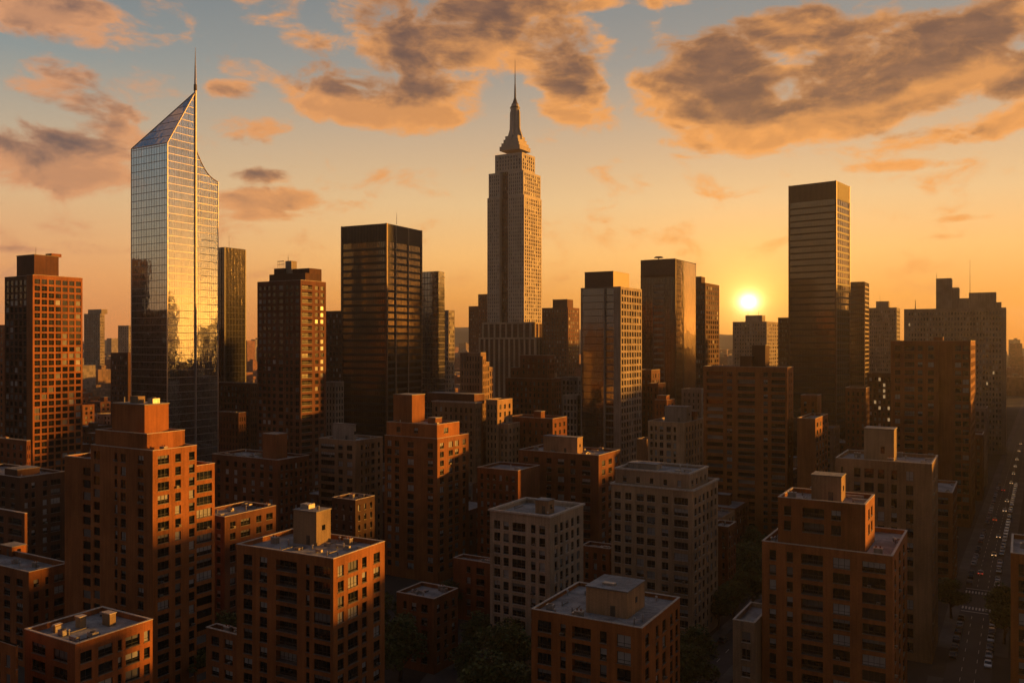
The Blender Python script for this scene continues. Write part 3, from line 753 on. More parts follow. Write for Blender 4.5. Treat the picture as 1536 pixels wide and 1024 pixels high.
# tan block behind it
b = Bld('apartment_block', 'tan stone block behind the front red brick block, tall blank stair house on top', 'apartment building', 225, 1398, BRICK['tan'])
d = b.dims(1253, 1398, 1407, 696)
q = b.block(*d[:4], d[4], front=[(.06,.085),(.2,.27),(.31,.41),(.45,.52),(.59,.65),(.74,.815)], right=ev(4,.4), pitch=3.8, wh=2.5, top=2.0)
x1 = b.lx(1341, 6); x0 = b.lx(1296, 6); b.house(x0, x1, 6, 13, b.z(645, x1, 6), q[4], BRICK['stucco'], door=False)
m = MB(); w_ = b.lx(1324, 6); m.box(w_-.5, w_+.5, 5.94, 6.05, q[4]+2.2, q[4]+4.2, PANES[1]); m.build('window', b.root)
b.clutter(*d[:4], q[4], 7, [(x0,x1,6,13)]); b.done()

b = Bld('apartment_block', 'narrow brown brick building along the avenue behind the tan block, grey roof strip', 'apartment building', 290, 1429, BRICK['rust'])
d = b.dims(1385, 1429, 1436, 739)
q = b.block(*d[:4], d[4], front=[(.5,.85)], right=ev(5,.4), pitch=4.0, wh=2.2, top=1.5); b.clutter(*d[:4], q[4], 2); b.done()

# brick tower, right
b = Bld('apartment_tower', 'tall flat-roofed red brick tower beside the avenue, plain recessed strip down its face', 'apartment building', 390, 1456, BRICK['rust'], AVT)
d = b.dims(1336, 1456, 1463, 511)
xr0, xr1 = b.lx(1408), b.lx(1429)
zt = d[4]
b.block(d[0], xr0, 0, d[3], zt, front=[(.09,.2),(.29,.5,'b'),(.57,.67),(.78,.9)], right=(), left=ev(3,.4), pitch=3.85, wh=2.2, top=2.0)
b.block(xr0+.01, xr1-.01, 1.5, d[3], zt, front=(), right=(), pitch=3.85)
q = b.block(xr1, d[1], 0, d[3], zt, front=[(.13,.47),(.55,.9)], right=ev(5,.55), left=(), pitch=3.85, wh=2.2, top=2.0)
antenna(b, d[0]+16, 4, zt, 3); b.house(d[1]-16, d[1]-12, 9, 13, zt+1.6, zt-.9, BRICK['rust'], door=False); b.clutter(d[0], xr0, 0, d[3], zt-.9, 5); b.done()

# brick tower, right of centre
b = Bld('apartment_tower', 'broad orange brick tower directly below the sun, rows of balconies, two dark roof boxes', 'apartment building', 360, 1181, BRICK['orange'])
d = b.dims(1055, 1181, 1190, 551)
q = b.block(*d[:4], d[4], front=[(.04,.245,'b'),(.29,.355),(.42,.625,'b'),(.725,.775),(.815,.975,'b')], right=[(.3,.42),(.6,.72)], pitch=3.1, wh=1.75, top=2.0)
for (a0, a1, a2, yt, dy) in ((1110,1127,1131,534,6),(1128,1148,1154,518,10)):
    x1 = b.lx(a1, dy); b.house(b.lx(a0, dy), x1, dy, b.ly(a2, x1), b.z(yt, x1, dy), q[4], BRICK['umber'], door=False)
b.clutter(*d[:4], q[4], 6, [(d[0]+12, d[1]-4, 4, 20)])
# its lower wings share the brickwork
b.done()
b = Bld('apartment_block', 'lower orange brick block stepping down at the right of the tower below the sun', 'apartment building', 352, 1223, BRICK['orange'])
d = b.dims(1196, 1223, 1242, 628)
q = b.block(*d[:4], d[4], front=(), right=ev(4,.5), pitch=3.1, wh=1.9, top=1.6)
x1 = b.lx(1215, 2); 
b.block(b.lx(1187, 9), b.lx(1213, 9), d[3]+.01, d[3]+9, b.z(597, x1, 9), front=ev(2,.35), right=(), pitch=3.1, wh=1.9, top=2.5)
b.clutter(*d[:4], q[4], 4); b.done()

# tan block with bright corner
b = Bld('apartment_block', 'sandstone block with close-set windows, left of the broad tower under the sun', 'apartment building', 380, 1027, BRICK['beige'])
d = b.dims(972, 1027, 1055, 634)
q = b.block(*d[:4], d[4], front=[(.06,.13),(.19,.25),(.32,.42),(.51,.63),(.7,.77)], right=ev(6,.45), back=(), left=(), pitch=3.6, wh=2.4, top=2.0, par=.7)
x1 = b.lx(1030, 8); b.house(b.lx(997, 8), x1, 8, 15, b.z(611, x1, 8), q[4], BRICK['grey'])
b.house(x1-3, x1+1, 17, 20, q[4]+4.5, q[4], BRICK['orange']); b.clutter(*d[:4], q[4], 6, [(x1-10,x1,8,20)]); b.done()

# building cut by the right edge
b = Bld('apartment_block', 'tan brick block cut off by the right edge of the view, beside the avenue', 'apartment building', 166, 1640, BRICK['orange'], AVT)
x0 = b.lx(1516, 0); b.block(x0, 0, 0, 20, b.z(829, x0, 0), front=[(.10,.36),(.42,.6),(.7,.9)], right=ev(4), pitch=3.3, wh=2.4, top=1.7); b.clutter(x0, 0, 0, 20, b.z(829, x0, 0)-.9, 5); b.done()

# low tan block left of the front right block
b = Bld('low_building', 'low tan three-storey building wedged against the left side of the red brick block with balconies', 'building', 176, 1144, BRICK['beige'])
d = b.dims(1110, 1143, 1150, 936, dep=14)
b.block(d[0]-1.5, d[1]-1.5, 0, 14, d[4], front=[(.4,.8)], right=(), left=ev(4,.3), pitch=3.6, wh=2.2, top=1.8); b.done()

# ------------------------------------------------------------------ second row
b = Bld('apartment_block', 'wide dark brick block with sandstone stair house, left of the beige set-back block', 'apartment building', 312, 898, BRICK['red'])
d = b.dims(778, 898, 930, 683)
q = b.block(*d[:4], d[4], front=[(.06,.12),(.2,.26),(.36,.42),(.5,.58),(.66,.72),(.8,.9)], right=[(.15,.3),(.45,.6),(.75,.88)], pitch=3.3, wh=2.0, top=2.0)
x1 = b.lx(866, 5); b.house(b.lx(815, 5), x1, 5, b.ly(874, x1), b.z(657, x1, 5), q[4], BRICK['tan'])
b.clutter(*d[:4], q[4], 9, [(x1-14,x1,5,14)]); b.done()
b = Bld('low_building', 'lower dark brick wing at the left of the wide dark brick block in mid city', 'building', 300, 786, BRICK['red'])
d = b.dims(716, 778, 786, 706, dep=16)
q = b.block(d[0], b.lx(777), 0, 16, d[4], front=ev(6,.45), right=(), pitch=3.3, wh=2.0, top=1.8); b.clutter(d[0], d[1], 0, 16, q[4], 3); b.done()

b = Bld('apartment_block', 'long dark brick block with small brick roof cube, left of the beige ribbon-window block', 'apartment building', 310, 417, BRICK['red'])
d = b.dims(318, 417, 464, 690)
q = b.block(*d[:4], d[4], front=ev(7,.4), right=ev(6,.5), pitch=3.1, wh=1.9, top=1.8)
x1 = b.lx(414, 6); b.house(b.lx(394, 6), x1, 6, b.ly(431, x1), b.z(652, x1, 6), q[4], BRICK['rust'], door=False); b.clutter(*d[:4], q[4], 8, [(x1-6,x1,6,14)]); b.done()

b = Bld('low_building', 'low tan building with a cluttered roof behind the orange block with cream stair house', 'building', 240, 337, BRICK['brown'])
d = b.dims(290, 337, 414, 775)
q = b.block(*d[:4], d[4], front=ev(3,.4), right=[(.1,.2),(.3,.48),(.6,.7),(.8,.93)], pitch=3.2, wh=1.9, top=1.5); b.clutter(*d[:4], q[4], 9); b.done()
b = Bld('low_building', 'low dark brick block with a pale roof in front of the beige ribbon-window block', 'building', 272, 533, BRICK['umber'])
d = b.dims(498, 533, 562, 750)
q = b.block(*d[:4], d[4], front=ev(3,.35), right=ev(3,.35), pitch=3.2, wh=1.9, top=1.5); b.clutter(*d[:4], q[4], 4); b.done()
b = Bld('low_building', 'low dark brick building in shade between the rust brick tower and the pale limestone block', 'building', 256, 738, BRICK['red'])
d = b.dims(680, 738, 752, 845)
q = b.block(*d[:4], d[4], front=[(.35,.45),(.6,.8)], right=ev(3,.4), pitch=3.3, wh=1.9, top=1.6); b.clutter(*d[:4], q[4], 4); b.done()
b = Bld('low_building', 'low brick building showing between the pale limestone block and the beige set-back block', 'building', 262, 914, BRICK['red'])
d = b.dims(872, 914, 926, 823)
q = b.block(*d[:4], d[4], front=ev(3,.4), right=ev(3,.4), pitch=3.2, wh=1.9, top=1.5); b.clutter(*d[:4], q[4], 4); b.done()
b = Bld('low_building', 'small brick building peeking out to the right of the beige set-back block, above the trees', 'building', 268, 1092, BRICK['red'])
d = b.dims(1066, 1092, 1104, 790)
q = b.block(*d[:4], d[4], front=ev(2,.3), right=ev(3,.4), pitch=3.2, wh=1.9, top=1.5); b.clutter(*d[:4], q[4], 2); b.done()
b = Bld('apartment_block', 'dark brick block at the left edge directly below the brown grid-windowed tower', 'apartment building', 335, 40, BRICK['red'])
d = b.dims(-50, 40, 46, 661)
q = b.block(*d[:4], d[4], front=ev(9,.4), right=ev(2,.4), pitch=3.3, wh=1.9, top=1.6); b.clutter(*d[:4], q[4], 4); b.done()
b = Bld('low_building', 'dark brick block with a broken roofline between the stepped tower and left edge', 'building', 292, 30, BRICK['umber'])
d = b.dims(-60, 30, 97, 716)
q = b.block(*d[:4], d[4], front=ev(6,.4), right=[(.1,.18),(.25,.33),(.5,.6),(.68,.9)], pitch=3.3, wh=1.9, top=2.0)
hx = b.lx(26, 4); b.house(hx-8, hx, 4, 12, q[4]+2.2, q[4], BRICK['umber']); b.clutter(*d[:4], q[4], 6, [(hx-8,hx,4,12)]); b.done()
b = Bld('low_building', 'low weathered tan building with balconies at the left edge, above the squat dark roof', 'building', 256, 37, BRICK['brown'])
d = b.dims(-40, 37, 41, 770)
q = b.block(*d[:4], d[4], front=[(.1,.3),(.4,.6),(.7,.95,'b')], right=(), pitch=3.3, wh=1.9, top=1.6); b.done()

# ================================================================== towers
G_BLUE = curtain_glass('pale reflective glass', (.66,.70,.74), .95, .03, (1.6,1.6,4.0), .035, .72, .5)
G_GREY = curtain_glass('grey glass', (.33,.33,.33), .9, .06, (1.5,1.5,3.9), .05)
G_BRNZ = curtain_glass('bronze glass', (.36,.28,.20), .9, .06, (1.5,1.5,3.9), .06, .4, .5)
G_GOLD = curtain_glass('warm reflective glass', (.24,.175,.115), .92, .06, (1.5,1.5,3.9), .05, .6, .4)
G_SKYGOLD = curtain_glass('glass tinted as golden reflection', (.66,.50,.32), .95, .07, (1.5,1.5,3.9), .05, .6, .35)  # golden sky reflection put into the tint
G_DARK = curtain_glass('dark smoked glass', (.13,.11,.095), .85, .08, (1.5,1.5,3.9), .06)

# --- the slanted glass tower with a spire
b = Bld('glass_skyscraper', 'slender mirrored glass skyscraper with a slanted top and thin spire, highest building at the left', 'skyscraper', 450, 251, G_BLUE)
x0 = b.lx(197); yf = b.ly(293); L = b.ly(327)
zt = b.z(214); zf = b.z(225, 0, yf+.6); za = b.z(138, 0, yf); zb = b.z(273, 0, L)
b.note(x0, 0, 0, L)
curve = []          # the hollow curve behind the fin
for i in range(9):
    f = i/8; y = yf+.6+(L-yf-.6)*f
    lin = zf+(zb-zf)*f; curve.append((y, lin - 7.5*sin(pi*f)*(1-f*.3)*.6))
def ztop(y):
    if y <= yf: return zt+(za-zt)*y/yf
    for (ya, z_a), (yb, z_b) in zip(curve[:-1], curve[1:]):
        if y <= yb: return z_a+(z_b-z_a)*max(0, (y-ya))/(yb-ya)
    return zb
g = MB(); G = G_BLUE
g.poly([(x0,0,0),(0,0,0),(0,0,zt),(x0,0,zt)], G)
g.poly([(0,0,0),(0,yf,0),(0,yf,za),(0,0,zt)], G)
for (ya, z_a), (yb, z_b) in zip(curve[:-1], curve[1:]): g.poly([(0,ya,0),(0,yb,0),(0,yb,z_b),(0,ya,z_a)], G)
g.poly([(0,L,0),(x0,L,0),(x0,L,zb),(0,L,zb)], G); g.poly([(x0,L,0),(x0,0,0),(x0,0,zt),(x0,L,zb)], G)
g.build('glass_wall', b.root)
g = MB(); xa = -.5
g.poly([(x0,0,zt),(0,0,zt),(0,yf,za)], G); g.poly([(x0,0,zt),(0,yf,za),(x0,L,zb)], G); g.poly([(0,yf,za),(0,yf+.6,zf),(x0,L,zb)], G)
for (ya, z_a), (yb, z_b) in zip(curve[:-1], curve[1:]): g.poly([(0,ya,z_a),(0,yb,z_b),(x0,L,zb)], G)
g.build('glass_roof', b.root)
BAR = BARM
fb = MB(); pz = 3.95; z = zt - 1.2
while z > 1:
    fb.box(x0-.1, .12, -.12, 0, z-.14, z+.14, BAR); z -= pz
fb.build('cladding', b.root); fb = MB(); fc = MB()
z = za - 5
while z > 1:
    y_lo = 0 if z <= zt else yf*(z-zt)/(za-zt)
    fb.box(0, .12, y_lo, yf-.5, z-.14, z+.14, BAR)
    y_hi = L
    if z > zb:
        y_hi = None
        for (ya, z_a), (yb, z_b) in zip(curve[:-1], curve[1:]):
            if z_b <= z <= z_a: y_hi = ya+(yb-ya)*(z_a-z)/max(.01, z_a-z_b)
    if y_hi: fc.box(0, .12, yf+1.1, y_hi, z-.14, z+.14, BAR)
    z -= pz
fb.build('cladding', b.root); fc.build('cladding', b.root)
vm = MB()
for i in range(1, 14): c = x0*(1-i/14); vm.box(c-.05, c+.05, -.08, 0, 0, zt, DARKST)
for i in range(1, 12): y = yf*i/12; vm.box(0, .08, y-.05, y+.05, 0, ztop(y), DARKST)
for i in range(1, 10): y = yf+.6+(L-yf-.6)*i/10; vm.box(0, .08, y-.05, y+.05, 0, ztop(y), DARKST)
vm.build('mullions', b.root)
rb = MB()
for i in range(1, 7):
    f = i/7; P = (x0+(0-x0)*f, yf*f, zt+(za-zt)*f); Q = (0, yf*f, zt+(za-zt)*f); rb.tube(P, Q, .16, .16, BAR, 5)
rb.build('roof_bars', b.root)
et = MB()
et.tube((x0,0,0),(x0,0,zt),.28,.28,TRIM,6); et.tube((0,0,0),(0,0,zt),.34,.34,TRIM,6); et.tube((0,L,0),(0,L,zb),.34,.34,TRIM,6)
et.tube((x0,0,zt),(0,0,zt),.3,.3,TRIM,6); et.tube((0,0,zt),(0,yf,za),.38,.38,TRIM,6); et.tube((x0,0,zt),(0,yf,za),.34,.34,TRIM,6)
for p_, q_ in zip(curve[:-1], curve[1:]): et.tube((0,p_[0],p_[1]),(0,q_[0],q_[1]),.34,.34,TRIM,6)
et.build('edge_trim', b.root)
fn = MB(); fn.box(-.6, .75, yf-.35, yf+.35, 0, za+.6, BARM); fn.build('fin', b.root)
sp = MB(); zs = b.z(71, 0, yf)
sp.tube((0,yf,za+.6),(0,yf,za+4),.9,.85,DARKST,8); sp.tube((0,yf,za+4),(0,yf,za+(zs-za)*.55),.72,.45,TRIM,8); sp.tube((0,yf,za+(zs-za)*.55),(0,yf,zs),.4,.08,TRIM,8)
sp.build('spire', b.root)
b.done()

# --- slab behind it
b = Bld('office_tower', 'plain flat-topped dark glass slab standing close behind the right side of the slanted glass tower', 'office tower', 560, 337, G_GREY)
d = b.dims(310, 337, 368, 371)
b.curtain(*d[:4], d[4], 0, G_DARK, BRICK['black'], 3.9, 6, 14, .35, .1, .3, .3, DARKST)
r = MB(); r.box(d[0]+.5, d[1]-.5, .5, d[3]-.5, d[4], d[4]+.3, BRICK['black']); r.build('roof', b.root); antenna(b, d[1]-5, 8, d[4], 9); b.done()

# --- far left brown grid tower
b = Bld('apartment_tower', 'brown tower near the left edge with a window grid and boxy plant room', 'apartment building', 400, 50, BRICK['rust'])
d = b.dims(7, 50, 123, 413); zt = d[4]; x3 = b.lx(41)
b.block(d[0], x3, 0, d[3], zt, front=ev(5,.72,.02,.98), right=(), left=ev(7,.6), back=ev(4,.6), pitch=3.2, wh=2.3, top=1.6, mode='mid', mat=BRICK['brown'])
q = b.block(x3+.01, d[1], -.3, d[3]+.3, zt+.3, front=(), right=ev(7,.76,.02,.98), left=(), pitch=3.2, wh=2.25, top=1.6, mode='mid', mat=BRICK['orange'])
x1 = b.lx(51.5, 3); b.house(b.lx(25, 3), x1, 3, b.ly(88, x1), b.z(382, x1, 3), zt-.9, BRICK['brown'], door=False, name='plant_room')
antenna(b, x1-.5, 4, b.z(382, x1, 3), 4); 
m = MB(); m.box(x1-6, x1-1, 12, 17, b.z(382, x1, 3), b.z(382, x1, 3)+1.5, BRICK['rust']); m.build('cooling_unit', b.root)
b.done()

# --- apartment tower with a cluttered top
b = Bld('apartment_tower', 'brown high-rise with a cluster of machinery on its roof, left of the black glass tower', 'apartment building', 385, 451, BRICK['brown'])
d = b.dims(386, 451, 489, 420); zt = d[4]
q = b.block(*d[:4], zt, front=[(.03,.10),(.13,.2),(.24,.31),(.36,.43),(.5,.6),(.66,.72),(.76,.82),(.88,.96)], right=[(.04,.44,'b'),(.56,.7),(.78,.92)], pitch=3.1, wh=1.8, top=1.8, mode='mid')
def bx(a0, a1, yt, y0_, dp, nm, mt, zb_=None):
    X1 = b.lx(a1, y0_); m = MB(); m.box(b.lx(a0, y0_), X1, y0_, y0_+dp, q[4] if zb_ is None else zb_, b.z(yt, X1, y0_), mt); return m.build(nm, b.root)
bx(404, 458, 409, 4, 10, 'plant_room', BRICK['umber']); bx(411, 427, 402, 5, 8, 'plant_room', BRICK['umber'])
bx(428, 437, 391, 6, 3.5, 'lift_tower', BRICK['grey']); bx(438, 464, 402, 7, 8, 'plant_room', BRICK['umber'])
bx(451, 466, 413, 9, 5, 'water_tank', BRICK['grey'])
m = MB(); X1 = b.lx(418, 6); Z1 = b.z(402, X1, 6)
for k_ in (0, 1.3, 2.6, 3.9): m.tube((X1-1+k_,6.5,Z1),(X1-1+k_,6.5,Z1+3.2),.1,.1,DARKST,5)
m.box(X1-1.2, X1+3.2, 6.3, 6.7, Z1+3.0, Z1+3.3, DARKST); m.box(X1-1.2, X1+3.2, 6.3, 6.7, Z1+1.6, Z1+1.8, DARKST); m.build('steel_frame', b.root)
antenna(b, b.lx(430, 6), 7, b.z(391, b.lx(437,6), 6), 3); b.done()

# --- black glass tower with dark crown
def ribbed(b, d, crown_px, glass, spand, pitch, bh, nf, nr, bd=.12, pil=(), ribs=26):
    zc = b.z(crown_px)
    b.curtain(*d[:4], zc, 0, glass, spand, pitch, nf, nr, bh, bd, .16, .2)
    b.band(*d[:4], zc, d[4], spand, ribs, rib=DARKST, p=.15)
    r = MB(); r.box(d[0]+1, d[1]-1, 1, d[3]-1, d[4], d[4]+.25, ROOF_D); r.build('roof', b.root)
    e = MB()
    for (cx, cyy) in ((d[0],0),(d[1],0),(d[1],d[3]),(d[0],d[3])): e.box(cx-.5, cx+.5, cyy-.5, cyy+.5, 0, d[4]+.1, BRICK['bronze'])
    for f in pil: y = d[3]*f; e.box(d[1]-.1, d[1]+.6, y-.4, y+.4, 0, d[4]-.4, COPING_D)
    e.build('corner_piers', b.root)
b = Bld('office_tower', 'black glass office tower left of centre, dark ribbed crown, gold reflections near its top', 'office tower', 500, 580, G_GOLD, radians(27))
d = b.dims(513, 580, 632, 335)
ribbed(b, d, 362, G_GOLD, BRICK['black'], 4.15, 1.5, 22, 24, .15, (.24,.60), 30)
antenna(b, b.lx(595, 6), 6, d[4], 7, .15); b.done()

# --- grey glass tower right behind the black one
b = Bld('office_tower', 'grey-green glass tower partly hidden behind the right side of the black glass tower', 'office tower', 560, 658, G_GREY)
d = b.dims(600, 658, 667, 407)
b.curtain(*d[:4], d[4], 0, G_GREY, BRICK['grey'], 3.9, 14, 6, .5, .1, .18, .15)
m = MB(); m.box(d[0]+2, d[1]-2, 3, d[3]-2, d[4], d[4]+.5, ROOF_D); m.build('roof', b.root); b.done()
b = Bld('office_tower', 'pale narrow tower standing just right of the grey-green glass tower, half its height', 'office tower', 680, 673, BRICK['grey'])
d = b.dims(655, 673, 682, 465); b.block(*d[:4], d[4], front=ev(5,.6), right=ev(4,.6), pitch=3.6, wh=2.2, top=2, mode='far', par=.5); b.done()

# --- the stepped art deco skyscraper
E = BRICK['esb']
b = Bld('art_deco_skyscraper', 'tallest stone skyscraper at the centre, stepped shoulders, rounded mast and needle', 'skyscraper', 900, 786, E)
kw = dict(pitch=3.9, wh=2.75, top=2.5, mode='far', rec=.5)
zs = b.z(290)
def shaft(xl, xc, xr, yt, yb, ins, fr, rt, rec_px=None, par=.5):
    x1 = b.lx(xc, ins); x0 = b.lx(xl, ins); y1 = b.ly(xr, x1); z1 = b.z(yt, x1, ins); z0 = 0 if yb is None else b.z(yb, x1, ins)
    if rec_px:
        ra, rb_ = b.lx(rec_px[0], ins), b.lx(rec_px[1], ins)
        b.block(x0, ra, ins, y1, z1, z0, E, ev(fr[0],.46), (), par=par, **kw); b.block(rb_, x1, ins, y1, z1, z0, E, ev(fr[1],.46), ev(rt,.52), left=(), par=par, **kw)
        b.block(ra+.02, rb_-.02, ins+5, y1-3, z1-1, z0, BRICK['brown'], ev(4,.5), (), par=par, **kw)
    else: b.block(x0, x1, ins, y1, z1, z0, E, ev(fr,.5), ev(rt,.5), par=par, **kw)
    return x0, x1, ins, y1, z1
shaft(731, 786, 812.5, 292, None, 0, (6,8), 9, (749,762))
shaft(733, 785, 811, 255, 292, 1.5, (5,7), 8, (750,762))
shaft(742.5, 783, 802.5, 228, 255, 5, 9, 6)
xm, ym = b.lx(772.6, 20), 20.0
def tier(hw, hd, ya, yb, mat=E, nm='crown_tier'):
    m = MB(); za_, zb_ = b.z(ya, xm, ym), b.z(yb, xm, ym); m.box(xm-hw, xm+hw, ym-hd, ym+hd, za_, zb_, mat); 
    m.box(xm-hw-.15, xm+hw+.15, ym-hd-.15, ym+hd+.15, zb_, zb_+.5, E); return m.build(nm, b.root)
tier(12.6, 11.8, 228, 222.5); tier(11.0, 10.6, 222.5, 217.5); tier(9.2, 9.2, 217.5, 212); tier(7.8, 7.8, 212, 206.5)
m = MB(); z0_, z1_, z2_ = b.z(210, xm, ym), b.z(163, xm, ym), b.z(157, xm, ym)
m.tube((xm,ym,z0_),(xm,ym,z1_),5.3,4.9,E,16); m.tube((xm,ym,z1_),(xm,ym,z1_+1.4),5.5,5.5,COPING_D,16); m.tube((xm,ym,z1_+1.4),(xm,ym,z2_),4.6,3.9,E,16); m.tube((xm,ym,z2_),(xm,ym,z2_+2.2),4.1,2.4,COPING_D,16)
m.build('mast', b.root)
m = MB()
for k_ in range(4):                                   # winged buttresses of the mast
    a = pi/4+k_*pi/2 - pi/4; ux, uy = cos(a), sin(a); tx, ty = -uy, ux
    zz = [(4.6, z0_, z0_+ (z1_-z0_)*.98), (5.9, z0_, z0_+(z1_-z0_)*.88), (6.3, z0_, z0_+(z1_-z0_)*.34), (9.0, z0_, z0_+(z1_-z0_)*.10)]
    for (r0, za_, zb_), (r1, _, zc_) in zip(zz[:-1], zz[1:]):
        for s_ in (-1, 1):
            w = 1.0*s_
            pts_ = [(xm+ux*r0+tx*w, ym+uy*r0+ty*w, za_),(xm+ux*r1+tx*w, ym+uy*r1+ty*w, za_),(xm+ux*r1+tx*w, ym+uy*r1+ty*w, zc_),(xm+ux*r0+tx*w, ym+uy*r0+ty*w, zb_)]
            m.poly(pts_ if s_ < 0 else pts_[::-1], E)
        m.poly([(xm+ux*r0-tx, ym+uy*r0-ty, zb_),(xm+ux*r1-tx, ym+uy*r1-ty, zc_),(xm+ux*r1+tx, ym+uy*r1+ty, zc_),(xm+ux*r0+tx, ym+uy*r0+ty, zb_)], E)
    r1 = 9.0; zc_ = zz[-1][2]; m.poly([(xm+ux*r1-tx, ym+uy*r1-ty, z0_),(xm+ux*r1+tx, ym+uy*r1+ty, z0_),(xm+ux*r1+tx, ym+uy*r1+ty, zc_),(xm+ux*r1-tx, ym+uy*r1-ty, zc_)], E)
m.build('buttresses', b.root)
m = MB(); z3_ = b.z(148, xm, ym); z4_ = b.z(128, xm, ym); z5_ = b.z(89, xm, ym)
m.tube((xm,ym,z2_+2.2),(xm,ym,z3_),2.6,1.3,DARKST,10); m.tube((xm,ym,z3_),(xm,ym,z4_),1.15,.75,DARKST,8); m.tube((xm,ym,z4_),(xm,ym,z4_+(z5_-z4_)*.4),.62,.5,DARKST,8); m.tube((xm,ym,z4_+(z5_-z4_)*.4),(xm,ym,z5_),.38,.12,DARKST,8)
for i_ in range(7): zz_ = z3_+(z4_-z3_)*i_/6; m.box(xm-1.5+.1*i_, xm+1.5-.1*i_, ym-.15, ym+.15, zz_, zz_+.4, DARKST)
m.build('needle', b.root)
# lower wings with tall pale piers
def piers(xl, xc, xr, yt, ins, n, nr, mat=BRICK['umber']):
    x1 = b.lx(xc, ins); x0 = b.lx(xl, ins); y1 = b.ly(xr, x1); z1 = b.z(yt, x1, ins); b.note(x0, x1, ins, y1)
    m = MB(); m.box(x0, x1, ins, y1, 0, z1-1, mat, 'b'); w = m.build('wall', b.root)
    p = MB()
    for i in range(n+1): c = x0+(x1-x0)*i/n; p.box(c-.9, c+.9, ins-1.2, ins+.1, 0, z1+.4, BRICK['pale'])
    for i in range(nr+1): c = ins+(y1-ins)*i/nr; p.box(x1-.1, x1+1.2, c-.9, c+.9, 0, z1+.4, BRICK['pale'])
    p.box(x0-1, x1+1.3, ins-1.3, ins+.2, z1-1, z1+.8, BRICK['pale']); p.box(x1-.2, x1+1.3, ins, y1, z1-1, z1+.8, BRICK['pale'])
    p.build('stone_piers', b.root)
    f_ = MB(); z = z1-4
    while z > 20:
        f_.box(x0, x1+.35, ins-.35, ins+.05, z-.6, z+.6, BRICK['brown']); f_.box(x1-.05, x1+.35, ins, y1, z-.6, z+.6, BRICK['brown']); z -= 3.9
    f_.build('spandrels', b.root)
piers(725, 796, 822, 484, -9, 8, 5); piers(720, 803, 832, 507, -18, 11, 6)
b.done()

# --- white grid tower right of centre
b = Bld('office_tower', 'office tower with dark glass left face and pale window grid on its right face', 'office tower', 450, 930, G_GREY)
d = b.dims(872, 930, 961, 430); zt = d[4]; xm_ = b.lx(907)
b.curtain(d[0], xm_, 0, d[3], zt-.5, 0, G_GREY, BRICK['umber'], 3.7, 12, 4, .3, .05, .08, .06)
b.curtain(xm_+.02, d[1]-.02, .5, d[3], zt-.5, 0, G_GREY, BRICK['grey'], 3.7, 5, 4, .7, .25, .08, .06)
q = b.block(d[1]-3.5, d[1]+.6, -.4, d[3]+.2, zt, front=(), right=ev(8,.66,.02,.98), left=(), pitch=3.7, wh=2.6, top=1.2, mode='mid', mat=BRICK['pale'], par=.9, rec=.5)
m = MB(); m.box(xm_-.5, xm_+.5, -.4, .2, 0, zt, BRICK['grey']); m.box(d[0]-.2, d[0]+.5, -.3, .3, 0, zt, BRICK['grey']); m.build('corner_piers', b.root)
m = MB(); m.box(d[0]-.2, d[1]-3.52, -.3, d[3]+.1, zt-.6, zt, BRICK['grey']); m.build('roof', b.root)
x1 = b.lx(920, 3); b.house(b.lx(877, 3), x1, 3, b.ly(944, x1), b.z(407, x1, 3), zt, BRICK['bronze'], door=False, name='plant_room'); b.done()

# --- golden flanked tower
b = Bld('office_tower', 'brown glass office tower with golden right face and small roof dish, left of the sun', 'office tower', 540, 1013, G_BRNZ)
d = b.dims(962, 1013, 1043, 388); zt = d[4]; zc = b.z(411)
b.curtain(d[0], d[1], 0, d[3], zt, 0, G_BRNZ, BRICK['bronze'], 3.9, 22, 16, .25, .06, .3, .25, BRICK['bronze'])
m = MB(); m.box(d[0]-.3, d[1]+.02, -.45, .1, zc, zt, BRICK['bronze']); m.box(d[0]-.3, d[1]+.1, -.6, .1, zc-1.5, zc, BRICK['umber']); m.build('crown_band', b.root)
a0, a1 = b.lx(981), b.lx(996); m = MB(); z = zc-8
m.box(a0-.5, a0, -.5, .1, 20, zc-5, COPING_D); m.box(a1, a1+.5, -.5, .1, 20, zc-5, COPING_D)
while z > 20: m.box(a0, a1, -.4, .1, z, z+1.4, BRICK['grey']); z -= 3.9
m.build('lift_shaft', b.root)
m = MB(); m.box(d[1]+.30, d[1]+.34, .4, d[3]-.4, 1, zt-.5, G_SKYGOLD); m.build('gold_reflection_panel', b.root)  # overlay added on the right face, its amber tint imitates reflected golden sky
m = MB(); y_ = d[3]*.35; m.box(d[1]-.1, d[1]+.5, y_-.5, y_+.5, 0, zt, BRICK['black']); m.build('corner_piers', b.root)
m = MB(); m.box(d[0]+1, d[1]-1, 1, d[3]-1, zt, zt+.3, ROOF_D); m.build('roof', b.root)
xx = b.lx(988, 5); m = MB(); m.tube((xx,5,zt),(xx,5,zt+1.6),.3,.3,DARKST); m.tube((xx,5,zt+1.6),(xx,5,zt+2.4),3.2,2.2,DARKST,14); m.build('dish', b.root); b.done()

b = Bld('office_tower', 'slim rounded-edge brown tower directly behind and right of the golden-faced tower, next to the sun', 'office tower', 640, 1058, BRICK['umber'])
d = b.dims(1030, 1058, 1079, 424); b.block(*d[:4], d[4], front=ev(8,.55), right=ev(6,.6), pitch=3.7, wh=2.3, top=2.5, mode='far', par=.5)
x1 = b.lx(1052, 3); b.house(b.lx(1040, 3), x1, 3, 12, b.z(415, x1, 3), d[4]-.5, BRICK['umber'], door=False, name='plant_room'); b.done()

